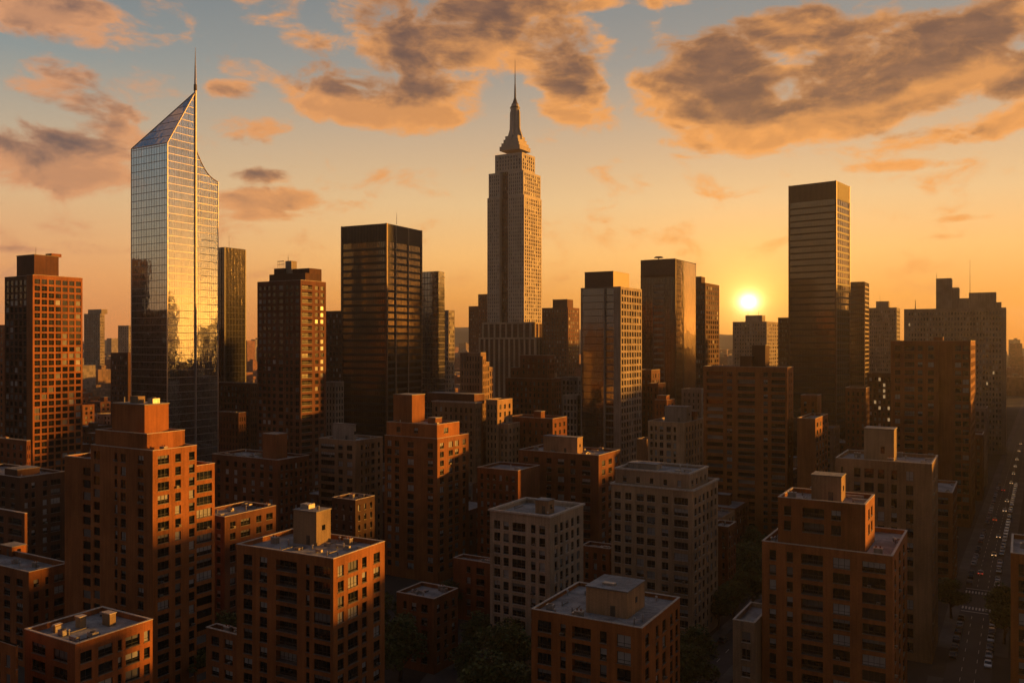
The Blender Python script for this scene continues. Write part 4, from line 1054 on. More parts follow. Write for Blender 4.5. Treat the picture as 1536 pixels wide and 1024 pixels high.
# --- big dark tower on the right
b = Bld('office_tower', 'tallest dark tower at right of the sun, with ribbed crown and striped right edge', 'office tower', 600, 1254, G_BRNZ, radians(39))
d = b.dims(1184, 1254, 1274, 271)
ribbed(b, d, 298, G_BRNZ, BRICK['black'], 4.6, 1.3, 30, 6, .16, (), 38)
b.done()
b = Bld('office_tower', 'narrow dark tower close behind the right side of the tallest dark tower', 'office tower', 740, 1297, BRICK['bronze'])
d = b.dims(1262, 1297, 1303, 423)
b.curtain(*d[:4], d[4], 0, G_DARK, BRICK['bronze'], 3.9, 12, 6, 1.2, .12, .2, .2, BRICK['tan']); m = MB(); m.box(d[0]+.5, d[1]-.5, .5, d[3]-.5, d[4], d[4]+.5, ROOF_D); m.build('roof', b.root); b.done()

# --- right hand background
b = Bld('office_tower', 'pale concrete tower with small roof box, left of the wide grey block', 'office tower', 800, 1345, BRICK['grey'])
d = b.dims(1303, 1345, 1347, 461, dep=28); q = b.block(d[0], b.lx(1345), 0, 28, d[4], front=ev(14,.5), right=ev(5,.5), pitch=3.9, wh=2.2, top=3, mode='far', par=.5)
x1 = b.lx(1333, 4); b.house(b.lx(1314, 4), x1, 4, 14, b.z(452, x1, 4), q[4], BRICK['grey'], door=False, name='plant_room'); antenna(b, b.lx(1320, 6), 6, b.z(452, x1, 4), 8); b.done()
b = Bld('office_block', 'wide grey block with stepped roof boxes and tall aerial, behind the flat-roofed red tower', 'office building', 640, 1509, BRICK['grey'])
d = b.dims(1356, 1509, 1511, 461, dep=34); x0, x1 = b.lx(1356), b.lx(1509)
q = b.block(x0, x1, 0, 34, d[4], front=ev(30,.5), right=ev(7,.5), pitch=4.1, wh=2.2, top=3, mode='far', par=.5)
for (a0, a1, yt, y0_, dp) in ((1404,1427,417,5,14),(1427.3,1438,431,5,14),(1438.3,1453,447,6,12),(1453.3,1494,438,5,18),(1494.3,1502,453,6,12)):
    X1 = b.lx(a1, y0_); m = MB(); m.box(b.lx(a0, y0_), X1, y0_, y0_+dp, q[4], b.z(yt, X1, y0_), BRICK['grey']); m.build('roof_box', b.root)
antenna(b, b.lx(1455, 8), 8, b.z(438, b.lx(1494,5), 5), 26, .18); antenna(b, b.lx(1405, 8), 8, b.z(417, b.lx(1427,5), 5), 5, .15); antenna(b, b.lx(1373, 4), 4, q[4], 8, .4); b.done(lit=.012)
b = Bld('office_block', 'stone building with dim window columns beside the avenue, before the wide grey block', 'office building', 500, 1480, BRICK['grey'], AVT)
d = b.dims(1430, 1480, 1486, 612, dep=18); q = b.block(d[0], b.lx(1480), 0, 18, d[4], front=ev(6,.5), right=ev(4,.5), pitch=3.7, wh=2.2, top=2, mode='mid'); b.clutter(d[0], d[1], 0, 18, q[4], 4); b.done()
b = Bld('apartment_block', 'dark brown avenue-side building right of the flat-roofed red tower, lower than its neighbours', 'apartment building', 455, 1474, BRICK['brown'], AVT)
d = b.dims(1425, 1474, 1480, 652, dep=20); q = b.block(d[0], b.lx(1474), 0, 20, d[4], front=ev(5,.45), right=ev(4,.5), pitch=3.5, wh=2.0, top=2, mode='mid'); b.clutter(d[0], d[1], 0, 20, q[4], 3); b.done()
b = Bld('apartment_block', 'dim brown block with many lit windows, left of the flat-roofed red tower', 'apartment building', 520, 1338, BRICK['umber'])
d = b.dims(1301, 1338, 1342, 561, dep=18); q = b.block(d[0], b.lx(1338), 0, 18, d[4], front=ev(5,.5), right=ev(4,.5), pitch=3.5, wh=2.0, top=2, mode='far'); b.done(lit=.2)
b = Bld('apartment_block', 'brown brick block with a pale roof at the foot of the narrow dark tower', 'apartment building', 470, 1299, BRICK['brown'])
d = b.dims(1268, 1299, 1304, 582, dep=14); q = b.block(d[0], b.lx(1299), 0, 14, d[4], front=ev(4,.4), right=ev(3,.5), pitch=3.5, wh=2.0, top=2, mode='mid'); b.done()
# --- below the sun
b = Bld('office_block', 'hazy block silhouetted directly beneath the sun, with a lower box on its roof', 'office building', 900, 1150, BRICK['grey'])
d = b.dims(1099, 1150, 1168, 482); q = b.block(*d[:4], d[4], front=ev(12,.5), right=ev(6,.5), pitch=4, wh=2.4, top=2.5, mode='far', par=.5)
x1 = b.lx(1143, 4); b.house(b.lx(1118, 4), x1, 4, 18, b.z(473, x1, 4), q[4], BRICK['grey'], door=False, name='plant_room'); antenna(b, b.lx(1122, 6), 6, b.z(473, x1, 4), 5, .2); antenna(b, b.lx(1138, 6), 6, b.z(473, x1, 4), 6, .2)
b.done()
b = Bld('office_block', 'dark slab between the hazy block under the sun and the tallest dark tower', 'office building', 720, 1184, BRICK['umber'])
d = b.dims(1167, 1184, 1190, 476, dep=20); b.block(d[0], b.lx(1186), 0, 20, d[4], front=ev(7,.5), right=ev(5,.5), pitch=3.9, wh=2.3, top=2.5, mode='far', par=.5); b.done()
# --- beside the stone skyscraper
b = Bld('office_tower', 'hazy pair of joined towers with a rounded top, left of the stone skyscraper', 'office tower', 1000, 729, BRICK['brown'])
d = b.dims(703, 717, 720, 459, dep=22); b.block(b.lx(703), b.lx(717), 0, 22, d[4], front=ev(5,.5), right=(), pitch=4, wh=2.4, top=2.5, mode='far', par=.5)
b.block(b.lx(717.2), b.lx(733), 0, 26, b.z(441), front=ev(5,.5), right=ev(5,.5), pitch=4, wh=2.4, top=2.5, mode='far', par=.5); b.done()
b = Bld('office_tower', 'brown tower with a square roof box just right of the stone skyscraper', 'office tower', 860, 852, BRICK['brown'])
d = b.dims(813, 852, 869, 461); q = b.block(*d[:4], d[4], front=ev(9,.5), right=ev(5,.55), pitch=3.9, wh=2.4, top=2.5, mode='far', par=.5)
x1 = b.lx(851, 1); b.house(b.lx(829, 1), x1, 1, 14, b.z(449, x1, 1), q[4], BRICK['brown'], door=False, name='plant_room'); b.done()
b = Bld('office_block', 'dim tower top showing between the machinery-roofed high-rise and the black glass tower', 'office building', 600, 500, BRICK['umber'])
d = b.dims(470, 510, 520, 466, dep=24); b.block(d[0], b.lx(514), 0, 24, d[4], front=ev(9,.5), right=ev(5,.5), pitch=3.8, wh=2.2, top=2.5, mode='far', par=.5); b.done()
# --- left background
b = Bld('office_tower', 'lone hazy tower in the distance between the brown grid-windowed tower and the slanted glass tower', 'office tower', 1150, 150, BRICK['grey'])
d = b.dims(126, 150, 157, 470); q = b.block(*d[:4], d[4], front=ev(7,.5), right=ev(4,.5), pitch=4, wh=2.4, top=3, mode='far', par=.5); x1 = b.lx(152,3); b.house(b.lx(132,3), x1, 3, 12, b.z(464,x1,3), q[4], BRICK['grey'], door=False, name='plant_room'); b.done()
b = Bld('office_tower', 'smaller hazy tower beside the left edge of the slanted glass tower', 'office tower', 1250, 196, BRICK['grey'])
d = b.dims(177, 193, 200, 488); b.block(*d[:4], d[4], front=ev(5,.5), right=ev(4,.5), pitch=4, wh=2.4, top=3, mode='far', par=.5); b.done()
b = Bld('office_block', 'dark slab at the left edge of the view behind the brown grid-windowed tower', 'office building', 520, 10, BRICK['rust'])
d = b.dims(-60, 9, 14, 487, dep=20); b.block(d[0], b.lx(9), 0, 20, d[4], front=ev(8,.4), right=ev(4,.5), pitch=3.6, wh=2.1, top=2.5, mode='far', par=.5); b.done()
b = Bld('apartment_block', 'dark rounded-roof brown block at the left foot of the slanted glass tower', 'apartment building', 600, 190, BRICK['umber'])
d = b.dims(166, 190, 200, 529, dep=22); b.block(d[0], b.lx(192), 0, 22, d[4], front=ev(6,.45), right=ev(4,.4), pitch=3.6, wh=2.1, top=2.5, mode='far', par=.5); b.done()
b = Bld('apartment_block', 'brown grid-windowed block in shade between the slanted glass tower and the machinery-roofed high-rise', 'apartment building', 500, 376, BRICK['brown'])
d = b.dims(322, 376, 388, 575); q = b.block(*d[:4], d[4], front=ev(9,.5), right=ev(4,.5), pitch=3.6, wh=2.2, top=2, mode='mid'); b.clutter(*d[:4], q[4], 4); b.done()
b = Bld('apartment_block', 'lower brown block at the right foot of the slanted glass tower, roof edge lit', 'apartment building', 432, 358, BRICK['brown'])
d = b.dims(328, 358, 369, 619); q = b.block(*d[:4], d[4], front=ev(6,.4), right=ev(3,.5), pitch=3.6, wh=2.2, top=2, mode='mid'); b.clutter(*d[:4], q[4], 3); b.done()
b = Bld('apartment_block', 'small grey block with a sunlit top between the machinery-roofed high-rise and the black glass tower', 'apartment building', 480, 503, BRICK['grey'])
d = b.dims(488, 503, 516, 573); q = b.block(*d[:4], d[4], front=ev(3,.5), right=ev(3,.5), pitch=3.6, wh=2.2, top=2.5, mode='mid'); b.clutter(*d[:4], q[4], 2); b.done()

# --- stepped stone building in the middle
b = Bld('stepped_building', 'stepped sandstone building with a blazing orange right side, lower left of the stone skyscraper', 'apartment building', 420, 724, BRICK['tan'])
z0_ = b.z(529); x0 = b.lx(690)
b.block(x0, -1.2, 0, b.ly(729, -1.2), z0_, front=ev(7,.4), right=(), pitch=3.6, wh=2.2, top=2, mode='mid', par=.5)
ys = [0, b.ly(729), b.ly(734), b.ly(740)]; zs_ = [b.z(534), b.z(543, 0, ys[1]), b.z(551, 0, ys[2])]
b.block(-1.18, .02, 0, ys[1], zs_[0], front=(), right=ev(2,.5), left=(), back=(), pitch=3.6, wh=2.4, top=2.2, mode='mid', par=.0)
b.block(-6, .01, ys[1]+.01, ys[2], zs_[1], front=(), right=ev(2,.55), left=(), back=(), pitch=3.6, wh=2.4, top=2.2, mode='mid', par=.4)
b.block(-6, 0, ys[2]+.01, ys[3], zs_[2], front=(), right=ev(2,.55), left=(), back=(), pitch=3.6, wh=2.4, top=2.2, mode='mid', par=.4)
b.done()
b = Bld('apartment_block', 'sandstone block with a cornice and roof house, lower left of the stepped sandstone building', 'apartment building', 400, 713, BRICK['tan'])
d = b.dims(648, 713, 722, 605); q = b.block(*d[:4], d[4], front=ev(8,.4), right=ev(3,.4), pitch=3.6, wh=2.2, top=2, mode='mid', over=.2)
x1 = b.lx(714, 5); b.house(b.lx(640, 5), x1-1, 5, 14, b.z(592, x1, 5), q[4], BRICK['brown'], door=False); b.done()
b = Bld('apartment_block', 'narrow tan block adjoining the right foot of the stepped sandstone building', 'apartment building', 402, 750, BRICK['tan'])
d = b.dims(728, 745, 753, 600, dep=14); b.block(b.lx(729), b.lx(746), 0, 14, d[4], front=ev(3,.4), right=ev(3,.4), pitch=3.6, wh=2.2, top=2, mode='mid')
b.block(b.lx(746)+.02, b.lx(759), 2, 13, b.z(636), front=ev(2,.4), right=ev(3,.4), pitch=3.6, wh=2.2, top=2, mode='mid'); b.done()
b = Bld('stepped_building', 'dark red brick building in two broad steps at the foot of the stone skyscraper', 'apartment building', 530, 827, BRICK['red'])
d = b.dims(758, 827, 842, 568); q = b.block(*d[:4], d[4], front=ev(10,.4), right=ev(4,.5), pitch=3.6, wh=2.2, top=2, mode='mid')
x1 = b.lx(821, 4); y1 = b.ly(832, x1); b.block(b.lx(780, 4), x1, 4, y1, b.z(533, x1, 4), z0=q[4], front=ev(5,.35), right=ev(3,.5), pitch=3.6, wh=2.2, top=2, mode='mid')
b.block(b.lx(765, 3), b.lx(780, 4)-.1, 4, 16, b.z(552, x1, 4), z0=q[4], front=ev(2,.35), right=(), pitch=3.6, wh=2.2, top=2, mode='mid'); b.done()
b = Bld('apartment_block', 'reddish block with a tiny roof tower, just below the two-stepped red brick building', 'apartment building', 405, 829, BRICK['red'])
d = b.dims(762, 829, 834, 628, dep=15); q = b.block(d[0], b.lx(829), 0, 15, d[4], front=ev(7,.3), right=ev(3,.4), pitch=3.6, wh=2.0, top=2, mode='mid'); xx = b.lx(806, 5); b.house(xx-2, xx+2, 5, 9, q[4]+3.5, q[4], BRICK['rust'], door=False); b.clutter(d[0], d[1], 0, 15, q[4], 4); b.done()
b = Bld('office_block', 'grey glazed block hugging the left edge of the tower with the pale window grid', 'office building', 470, 866, BRICK['grey'])
d = b.dims(844, 866, 874, 593, dep=12); b.block(d[0], b.lx(866), 0, 12, d[4], front=ev(4,.6), right=ev(3,.5), pitch=3.6, wh=2.5, top=2, mode='mid'); b.done()
b = Bld('office_block', 'small grey block behind the grey glazed block, left of the pale-grid tower', 'office building', 545, 866, BRICK['grey'])
d = b.dims(842, 866, 872, 566, dep=14); b.block(d[0], b.lx(867), 0, 14, d[4], front=ev(4,.5), right=ev(3,.5), pitch=3.6, wh=2.3, top=2, mode='mid'); b.done()
b = Bld('low_building', 'plain windowless tan block left of the sandstone block with close-set windows', 'building', 412, 968, BRICK['tan'])
d = b.dims(955, 968, 974, 659, dep=10); b.block(d[0], b.lx(970), 0, 10, d[4], front=(), right=(), pitch=3.6, mode='mid'); b.done()
b = Bld('apartment_block', 'dark brown block in the gap right of the tower with the pale window grid', 'apartment building', 490, 977, BRICK['brown'])
d = b.dims(955, 977, 982, 555, dep=14); b.block(d[0], b.lx(977), 0, 14, d[4], front=ev(3,.4), right=ev(3,.4), pitch=3.6, wh=2.2, top=2, mode='mid')
b.block(b.lx(979, 0), b.lx(993, 0), -6, 6, b.z(574), front=ev(2,.3), right=ev(2,.3), pitch=3.6, wh=2.2, top=2, mode='mid'); b.done()
b = Bld('low_building', 'orange-lit low block with a brick hut on top, behind the sandstone block with close-set windows', 'building', 440, 1000, BRICK['rust'])
d = b.dims(982, 1000, 1012, 600, dep=12); q = b.block(d[0], b.lx(1000), 0, 12, d[4], front=ev(3,.3), right=ev(2,.3), pitch=3.6, wh=2.0, top=2, mode='mid'); b.house(-6, -1, 2, 7, b.z(594), q[4], BRICK['orange'], door=False); b.done()
b = Bld('low_building', 'grey flat-roofed low block left of the broad tower under the sun, behind the sandstone block', 'building', 500, 1052, BRICK['grey'])
d = b.dims(1022, 1052, 1060, 584, dep=16); q = b.block(d[0], b.lx(1052), 0, 16, d[4], front=ev(4,.3), right=ev(2,.3), pitch=3.6, wh=2.0, top=2, mode='mid'); b.clutter(d[0], 0, 0, 16, q[4], 4); b.done()

HAZE = 0.00010
OFFS = [(-352,441,44,40,142,BRICK['bronze']),(-330,398,36,42,106,BRICK['bronze']),(-470,330,46,36,120,BRICK['brown']),(-330,150,44,36,100,BRICK['umber']),(-160,-60,50,36,95,BRICK['brown']),
        (40,-160,60,40,80,BRICK['umber'])]
for (y_, h_) in ((192,52),(216,50),(241,57),(266,62),(291,76),(317,66),(342,70),(367,60),(392,64),(417,58),(443,66),(470,60),(497,70)):
    OFFS.append((.6*y_+17+26, y_-15, 26, 27, h_, BRICK['rust']))
OFFS += [(512,645,62,60,152,BRICK['umber']),(610,610,50,50,122,BRICK['umber']),(440,560,40,40,104,BRICK['umber'])]
for k_ in range(13): OFFS.append((.6*(530+k_*42)+5+34, 530+k_*42-18, 34, 44, 56+(k_*37%29), BRICK['brown']))

# ================================================================== unseen towers added beyond the view for their reflections and long shadows
def off(x, y, w, d_, hgt, mat, label):
    b = Bld('office_tower', label, 'office tower', y, 768+x/y*F if y > 1 else 768, mat, group='towers added beyond the edges of the view')
    b.root.location = (x, y, 0); b.C = (x, y)
    b.block(-w, 0, 0, d_, hgt, front=ev(6,.5), right=ev(6,.5), pitch=4, wh=2.2, top=3, mode='far', par=.5); b.done()
OFFL = 'dark tower added outside the view for its shadow or reflection'
for a in OFFS: off(*a, OFFL)

# ================================================================== filler blocks between the named ones
FILL_R = random.Random(5)
def free(u0, u1, w0, w1, pad=3):
    return all(u1+pad < a or u0-pad > b_ or w1+pad < c or w0-pad > d_ for (a, b_, c, d_, _) in FOOT)
def near_road(x, y):
    t = (x-AX0[0])*sin(AVB)+(y-AX0[1])*cos(AVB); o = (x-AX0[0])*cos(AVB)-(y-AX0[1])*sin(AVB)
    if t > -140 and abs(o - max(0, t-110)*0) < 24: return True
    t = (x-BX0[0])*sin(AVT)+(y-BX0[1])*cos(AVT); o = (x-BX0[0])*cos(AVT)-(y-BX0[1])*sin(AVT)
    return -90 < t < 80 and abs(o) < 22
fill_spots = []
for iw in range(0, 60):
    for iu in range(-40, 60):
        u = iu*31 + FILL_R.uniform(-4, 4); w = 250 + iw*31 + FILL_R.uniform(-4, 4)
        x, y = u*cos(TH)+w*sin(TH), -u*sin(TH)+w*cos(TH)
        if not 300 < y < 820 or abs(x)/y > .62: continue
        hw, hd = FILL_R.uniform(9, 13), FILL_R.uniform(8, 12)
        if near_road(x, y) or not free(u-hw, u+hw, w-hd, w+hd): continue
        fill_spots.append((y, x, hw, hd, u, w))
fill_spots.sort()
GAPS = [(-1e9,130,'left of the slanted glass tower'),(130,330,'around the slanted glass tower'),(330,515,'around the machinery-roofed high-rise'),(515,700,'around the black glass tower'),
        (700,870,'below the stone skyscraper'),(870,1060,'around the tower with the pale window grid'),(1060,1185,'below the sun'),(1185,1345,'around the tallest dark tower at right'),(1345,1e9,'behind the flat-roofed red tower')]
for (y, x, hw, hd, u, w) in fill_spots:
    hgt = FILL_R.uniform(11, 24) if y < 480 else FILL_R.uniform(14, 40)
    px = 768+x/y*F
    gap = next(g_[2] for g_ in GAPS if g_[0] <= px < g_[1])
    band = 'nearer' if y < 480 else 'farther'
    mat = BRICK[FILL_R.choice(['red','brown','umber','rust','grey','tan','brown'])]
    b = Bld('low_building', 'one of the %s low dark roofs crowded %s' % (band, gap), 'building', y, px, mat, group='%s low roofs %s' % (band, gap))
    q = b.block(-2*hw, 0, 0, 2*hd, hgt, front=ev(5,.4), right=ev(4,.45), pitch=3.4, wh=2.0, top=1.8, mode='far', par=.7, roof=FILL_R.choice([ROOF, ROOF_D]))
    if FILL_R.random() < .75:
        a = FILL_R.uniform(-1.5*hw, -.8*hw); c = FILL_R.uniform(3, hd); b.house(a, a+FILL_R.uniform(3,6), c, c+FILL_R.uniform(3,6), hgt+FILL_R.uniform(1.5,4), hgt-.7, mat, door=False)
    if y < 560: b.clutter(-2*hw, 0, 0, 2*hd, hgt-.7, 3)
    b.done(foot=False)

# the city beyond, one mass of blocks out to the hills
def city_mat(name, c):
    m, t, bs = new_mat(name); p = t.nodes.new('ShaderNodeTexCoord').outputs['Object']
    br = t.nodes.new('ShaderNodeTexWhiteNoise'); n = t.nodes.new('ShaderNodeVectorMath'); n.operation = 'FLOOR'
    t.links.new(scaled(p, (.35,.35,.28)), n.inputs[0]); t.links.new(n.outputs[0], br.inputs[0])
    k = sstep(X(br.outputs[0]), .35, .65); big = noise(p, .012, 3, .6)
    t.links.new(mix(k*.6, mix(big, tuple(x*.6 for x in c), tuple(x*1.5 for x in c)), tuple(x*.3 for x in c)), bs.inputs['Base Color']); bs.inputs['Roughness'].default_value = .8
    return m
CITY = [city_mat('far brown blocks', (.26,.16,.10)), city_mat('far grey blocks', (.30,.25,.21)), city_mat('far red blocks', (.28,.12,.07))]
cm = MB(); CR = random.Random(3)
for iw in range(0, 110):
    for iu in range(-75, 75):
        w = 560+iw*36; u = iu*36
        x, y = u*cos(TH)+w*sin(TH)+CR.uniform(-6,6), -u*sin(TH)+w*cos(TH)+CR.uniform(-6,6)
        if not 830 < y < 4100 or abs(x)/y > .68 or hypot(x, y) > 4150: continue
        uu, ww = grid(x, y)
        if not free(uu-13, uu+13, ww-13, ww+13, 1): continue
        if near_road(x, y) and y < 1300: continue
        if CR.random() < .12: continue
        hgt = CR.uniform(12, 34) if CR.random() < .8 else CR.uniform(30, 62)
        if y > 1600: hgt *= CR.choice([1,1,1,1.5])
        hw, hd = CR.uniform(9, 15), CR.uniform(9, 15); c_, s_ = cos(TH), sin(TH); mt = CR.choice(CITY); k = len(cm.v)
        for zz in (0, hgt):
            for (a, d_) in ((-hw,-hd),(hw,-hd),(hw,hd),(-hw,hd)): cm.v.append((x+a*c_+d_*s_, y-a*s_+d_*c_, zz))
        for f_ in ((4,5,6,7),(0,1,5,4),(1,2,6,5),(2,3,7,6),(3,0,4,7)): cm.f.append(tuple(k+i for i in f_)); cm.m.append(cm.mi(mt))
        if CR.random() < .5:
            k = len(cm.v); h2 = hgt+CR.uniform(2,6); ox, oy = x+CR.uniform(-3,3), y+CR.uniform(-3,3)
            for zz in (hgt, h2):
                for (a, d_) in ((-4,-3),(4,-3),(4,3),(-4,3)): cm.v.append((ox+a*c_+d_*s_, oy-a*s_+d_*c_, zz))
            for f_ in ((4,5,6,7),(0,1,5,4),(1,2,6,5),(2,3,7,6),(3,0,4,7)): cm.f.append(tuple(k+i for i in f_)); cm.m.append(cm.mi(mt))
o = cm.build('distant_city'); tag(o, 'hazy low city blocks running out to the hills', 'city', kind='stuff')

# ================================================================== trees
def leaf_mat(name, c):
    m, t, bs = new_mat(name); p = objcoord()
    k = noise(p, .9, 4, .7)
    t.links.new(mix(sstep(k, .3, .7), tuple(x*.45 for x in c), tuple(x*1.5 for x in c)), bs.inputs['Base Color']); bs.inputs['Roughness'].default_value = .7
    return m
LEAF = [leaf_mat('deep green leaves', (.075,.105,.024)), leaf_mat('olive green leaves', (.095,.115,.026)), leaf_mat('dark green leaves', (.058,.088,.022))]
BARK = plain('bark', (.06,.045,.03), .9)
def tree_meshes(seed, leaf):
    r = random.Random(seed); tr = MB(); H = 10.0
    tr.tube((0,0,-.1),(.2,.1,H*.35),.34,.22,BARK,8); limbs = []
    for i in range(7):
        a = i*2.4+r.uniform(-.4,.4); ln = r.uniform(2.2,4.0); zz = H*r.uniform(.26,.45)
        e = (cos(a)*ln*.85, sin(a)*ln*.85, zz+ln*r.uniform(.6,1.1)); tr.tube((.15,.08,zz-.5), e, .15, .05, BARK, 6); limbs.append(e)
    tr.tube((.2,.1,H*.35),(.1,.2,H*.8),.22,.06,BARK,6)
    cr = MB(); cl = []
    for e in limbs: cl.append((*e, r.uniform(1.3,2.0)))
    for i in range(17):
        a = r.uniform(0, 2*pi); q = r.uniform(.3, 3.3); zz = r.uniform(.42, .93)*H; q *= (1 - max(0, zz/H-.6)*1.6)
        cl.append((cos(a)*q, sin(a)*q, zz, r.uniform(1.0,1.9)))
    for (cx, cy_, cz, cr_) in cl:
        for _ in range(210):
            a = r.uniform(0, 2*pi); u_ = r.uniform(-1, 1); q = cr_*r.random()**.35; s = math.sqrt(1-u_*u_)
            p = (cx+cos(a)*s*q, cy_+sin(a)*s*q, cz+u_*q*.8)
            d1 = mathutils.Vector((r.gauss(0,1), r.gauss(0,1), r.gauss(0,.6))).normalized(); d2 = d1.orthogonal().normalized()
            d2.rotate(mathutils.Quaternion(d1, r.uniform(0, 6))); L_ = r.uniform(.16,.34); w_ = L_*.55; P = mathutils.Vector(p)
            cr.poly([tuple(P-d1*L_), tuple(P+d2*w_), tuple(P+d1*L_), tuple(P-d2*w_)], leaf)
    return tr.mesh('trunk'), cr.mesh('crown')
KINDS = [tree_meshes(21, LEAF[0]), tree_meshes(22, LEAF[1]), tree_meshes(23, LEAF[2])]
# px on the photograph, distance, height, label
TREES = [
 (600,214,17,'dark bushy tree just right of the orange block with the cream stair house'),
 (572,206,14,'dark tree touching the lower right flank of the orange block with the cream stair house'),
 (622,245,15,'dark tree behind the small brick house among the trees'),
 (716,226,14,'round tree to the right of the small brick house, farther back from the big crowns'),
 (762,207,18,'broadest tree crown in front of the pale limestone block'),
 (706,206,13,'tree at the left of the clump in front of the pale limestone block'),
 (742,178,21,'olive tree crown at the bottom edge, left of the front brick roof'),
 (776,186,16,'tree pressed against the left wall of the front brick roof block'),
 (700,176,13,'small tree crown cut by the bottom edge beside the pale path'),
 (1132,330,14,'small dark tree beyond the street, farthest of the clump left of the red balcony block'),
 (1116,296,17,'largest round tree left of the red balcony block'),
 (1092,280,14,'dark tree at the right foot of the beige set-back block'),
 (1130,268,17,'dark tree close to the left wall of the red balcony block'),
 (1100,262,13,'dark low tree in the middle of the clump right of the beige set-back block'),
 (1078,252,12,'tree on the kerb of the short street, below the beige set-back block'),
 (1042,214,14,'dark tree between the front brick roof block and the short street'),
 (1032,196,17,'dark tree rising beside the right wall of the front brick roof block'),
 (340,258,16,'dark tree in the gap between the stepped brick tower and the orange block'),
 (334,226,14,'lower dark tree at the foot of the stepped brick tower'),
 (290,210,11,'dark low tree in front of the right foot of the stepped brick tower'),
 (1427,262,13,'roadside tree on the left pavement of the avenue, below the crossing'),
 (1502,256,13,'roadside tree on the right pavement of the avenue, below the crossing'),
 (1506,240,12,'second roadside tree on the right pavement of the avenue, half behind the right edge block'),
 (48,284,14,'dark tree at the left edge behind the squat dark roof'),
 (70,270,13,'dark tree between the squat dark roof and the stepped brick tower'),
 (560,246,14,'dark tree in deep shade left of the rust brick tower'),
 (672,262,12,'dark tree at the right foot of the rust brick tower'),
]
for i, (px, D, hgt, lab) in enumerate(TREES):
    tm, cmh = KINDS[i % 3]
    t_ = thing('tree', lab, 'tree', ((px-768)/F*D, D, 0), i*1.7, 'trees between the blocks')
    s = hgt/10.6; t_.scale = (s*1.05, s*1.05, s)
    link('trunk', tm, t_); link('crown', cmh, t_)

# ================================================================== cars
def paint(name, c):
    m, t, bs = new_mat(name); bs.inputs['Base Color'].default_value = (*c, 1); bs.inputs['Roughness'].default_value = .3; bs.inputs['Metallic'].default_value = .2
    bs.inputs['Coat Weight'].default_value = .6; return m
PAINTS = [('black', paint('black car paint', (.012,.012,.014))), ('grey', paint('grey car paint', (.12,.12,.13))), ('silver', paint('silver car paint', (.38,.38,.38))),
          ('dark red', paint('dark red car paint', (.14,.02,.02))), ('white', paint('white car paint', (.6,.6,.58))), ('dark blue', paint('dark blue car paint', (.02,.035,.08))), ('yellow', paint('yellow taxi paint', (.6,.33,.03)))]
TYRE = plain('tyre rubber', (.02,.02,.02), .9)
def lampm(name, c, e):
    m, t, bs = new_mat(name); bs.inputs['Base Color'].default_value = (*c, 1); bs.inputs['Emission Color'].default_value = (*c, 1); bs.inputs['Emission Strength'].default_value = e; return m
L_ON = lampm('lit headlamp', (1,.55,.22), 1.2); L_OFF = plain('lamp glass', (.5,.5,.48), .2); T_ON = lampm('lit tail lamp', (1,.08,.03), .6); T_OFF = plain('red lamp glass', (.25,.02,.02), .3)
def prof(pts, w0, w1, mat, m):
    """side profile (y, z) swept across the car's width, narrower above"""
    zmax = max(p[1] for p in pts); zmin = min(p[1] for p in pts)
    hw = lambda z: w0+(w1-w0)*(z-zmin)/(zmax-zmin)
    L_ = [(-hw(z), y, z) for (y, z) in pts]; R_ = [(hw(z), y, z) for (y, z) in pts]; n = len(pts)
    m.poly(L_[::-1], mat); m.poly(R_, mat)
    for i in range(n): j = (i+1) % n; m.poly([L_[i], L_[j], R_[j], R_[i]], mat)
CARM = {}
for nm, pm in PAINTS:
    m = MB(); prof([(-2.25,.3),(2.2,.3),(2.28,.62),(2.15,.80),(1.0,.95),(-1.5,.98),(-2.2,.92),(-2.3,.6)], .90, .84, pm, m)
    prof([(-1.55,1.40),(-1.75,1.36),(-1.2,1.46),(.1,1.47),(.35,1.42)][0:0] or [(-1.30,1.405),(.22,1.405),(.05,1.47),(-1.05,1.47)], .70, .62, pm, m); CARM[nm] = m.mesh('body')
m = MB(); prof([(-1.85,.955),(1.05,.94),(.25,1.40),(-1.32,1.40)], .80, .66, PANES[0], m); GLASSM = m.mesh('window')
m = MB(); m.tube((-.11,0,0),(.11,0,0),.33,.33,TYRE,14); m.tube((-.125,0,0),(.125,0,0),.19,.19,STEEL,10); WHEELM = m.mesh('wheel')
def lm(mt): m = MB(); m.box(-.19,.19,-.03,.05,-.08,.08,mt); return m.mesh('headlight')
LM = {True: (lm(L_ON), lm(T_ON)), False: (lm(L_OFF), lm(T_OFF))}
def car(x, y, rz, col, on, label, group):
    c = thing('car', label, 'car', (x, y, .02), rz, group)
    link('body', CARM[col], c); link('window', GLASSM, c)
    for sx in (-.80, .80):
        for sy in (-1.4, 1.4): w = link('wheel', WHEELM, c); w.location = (sx, sy, .33)
    for sx in (-.62, .62):
        q = link('headlight', LM[on][0], c); q.location = (sx, 2.22, .66)
        q = link('tail_light', LM[on][1], c); q.location = (sx, -2.28, .72)
    return c
CR2 = random.Random(9)
LEFT_NEAR = ['black','black','grey','black','silver','black']; RIGHT_NEAR = ['white','grey','black','silver','grey','black']
ordn = ['nearest','second nearest','third nearest','fourth nearest','fifth nearest','sixth nearest']
for i, t in enumerate((-2, 5.5, 13, 20, 27, 34.5)):
    x, y = av(t, -4.2); car(x, y, -AVT, LEFT_NEAR[i], False, '%s car parked at the left kerb of the avenue below the crossing, %s' % (LEFT_NEAR[i], ordn[i]), 'cars parked along the avenue')
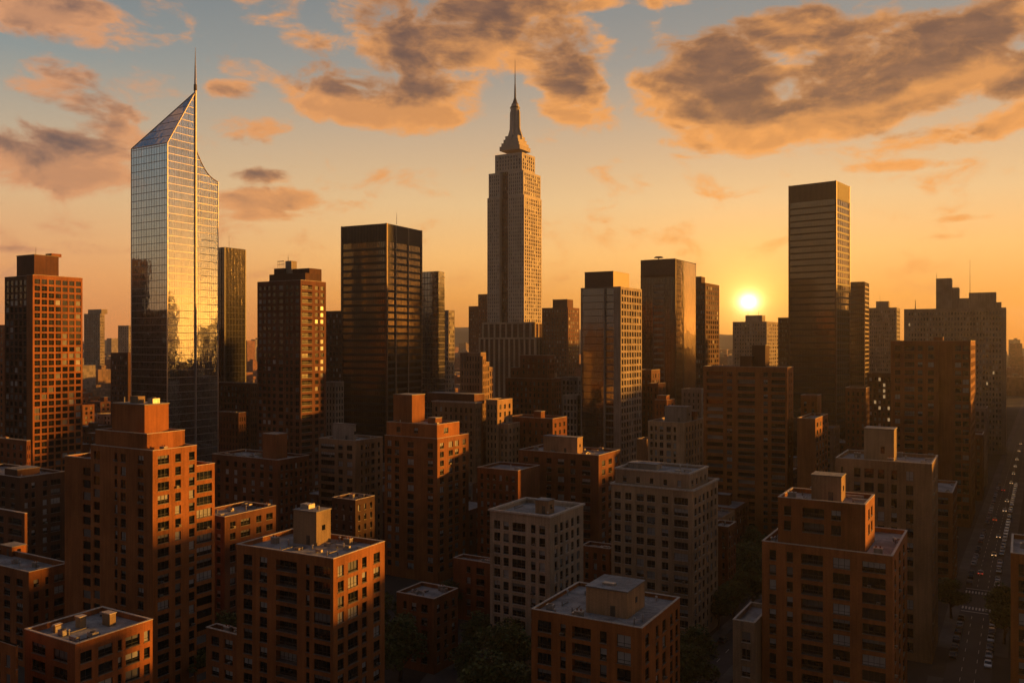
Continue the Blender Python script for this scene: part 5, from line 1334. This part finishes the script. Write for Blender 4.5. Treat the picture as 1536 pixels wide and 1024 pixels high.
for i, t in enumerate((-5, 2.5, 9.5, 17, 24.5, 32)):
    x, y = av(t, 4.2); car(x, y, -AVT+pi, RIGHT_NEAR[i], False, '%s car parked at the right kerb of the avenue below the crossing, %s' % (RIGHT_NEAR[i], ordn[i]), 'cars parked along the avenue')
t = 80
while t < 330:
    for side in (-1, 1):
        if CR2.random() < .8:
            x, y = av(t+CR2.uniform(-1,1), side*4.2); col = CR2.choice(['black','grey','silver','black','white','dark blue','dark red'])
            s_ = 'left' if side < 0 else 'right'
            car(x, y, -AVT + (0 if side < 0 else pi), col, False, 'dim car parked in line at the %s kerb of the avenue beyond the crossing' % s_, 'cars parked at the %s kerb beyond the crossing' % s_)
    t += 7.2
for (tt, o_, col, tow) in ((95,-1.4,'silver',0),(128,1.7,'yellow',1),(165,1.7,'black',1),(205,-1.4,'yellow',0),(232,1.7,'white',1),(262,1.7,'grey',1),(300,-1.4,'black',0),(330,1.7,'yellow',1),(372,1.7,'black',1),(410,1.7,'silver',1),(450,1.7,'grey',1),(505,1.7,'yellow',1),(560,1.7,'black',1)):
    x, y = av(tt, o_)
    if tow: car(x, y, -AVT+pi, col, True, 'one of the cars driving up the avenue towards the viewer with headlights on', 'oncoming cars with headlights')
    else: car(x, y, -AVT, col, True, 'one of the cars driving away up the middle of the avenue with tail lights on', 'cars driving away')
for i, (t, o_, col) in enumerate(((12,-3.2,'black'),(-18,3.2,'grey'))):
    x, y = sv(t, o_); car(x, y, -AVT, col, False, ['black car parked at the left kerb of the short street below the beige set-back block','grey car parked at the right kerb of the short street near the bottom edge'][i], 'cars parked on the short street')

# ================================================================== the haze in the air
hz = bpy.data.materials.new('evening haze'); hz.use_nodes = True; ht = hz.node_tree; ht.nodes.clear()
pv = ht.nodes.new('ShaderNodeVolumePrincipled'); ho = ht.nodes.new('ShaderNodeOutputMaterial'); ht.links.new(pv.outputs[0], ho.inputs['Volume'])
pv.inputs['Color'].default_value = (.95,.90,.85,1); pv.inputs['Density'].default_value = HAZE; pv.inputs['Anisotropy'].default_value = .72
m = MB(); m.box(-4900, 4900, -4900, 4900, -1.0, 262, hz); o = m.build('haze'); tag(o, kind='stuff')
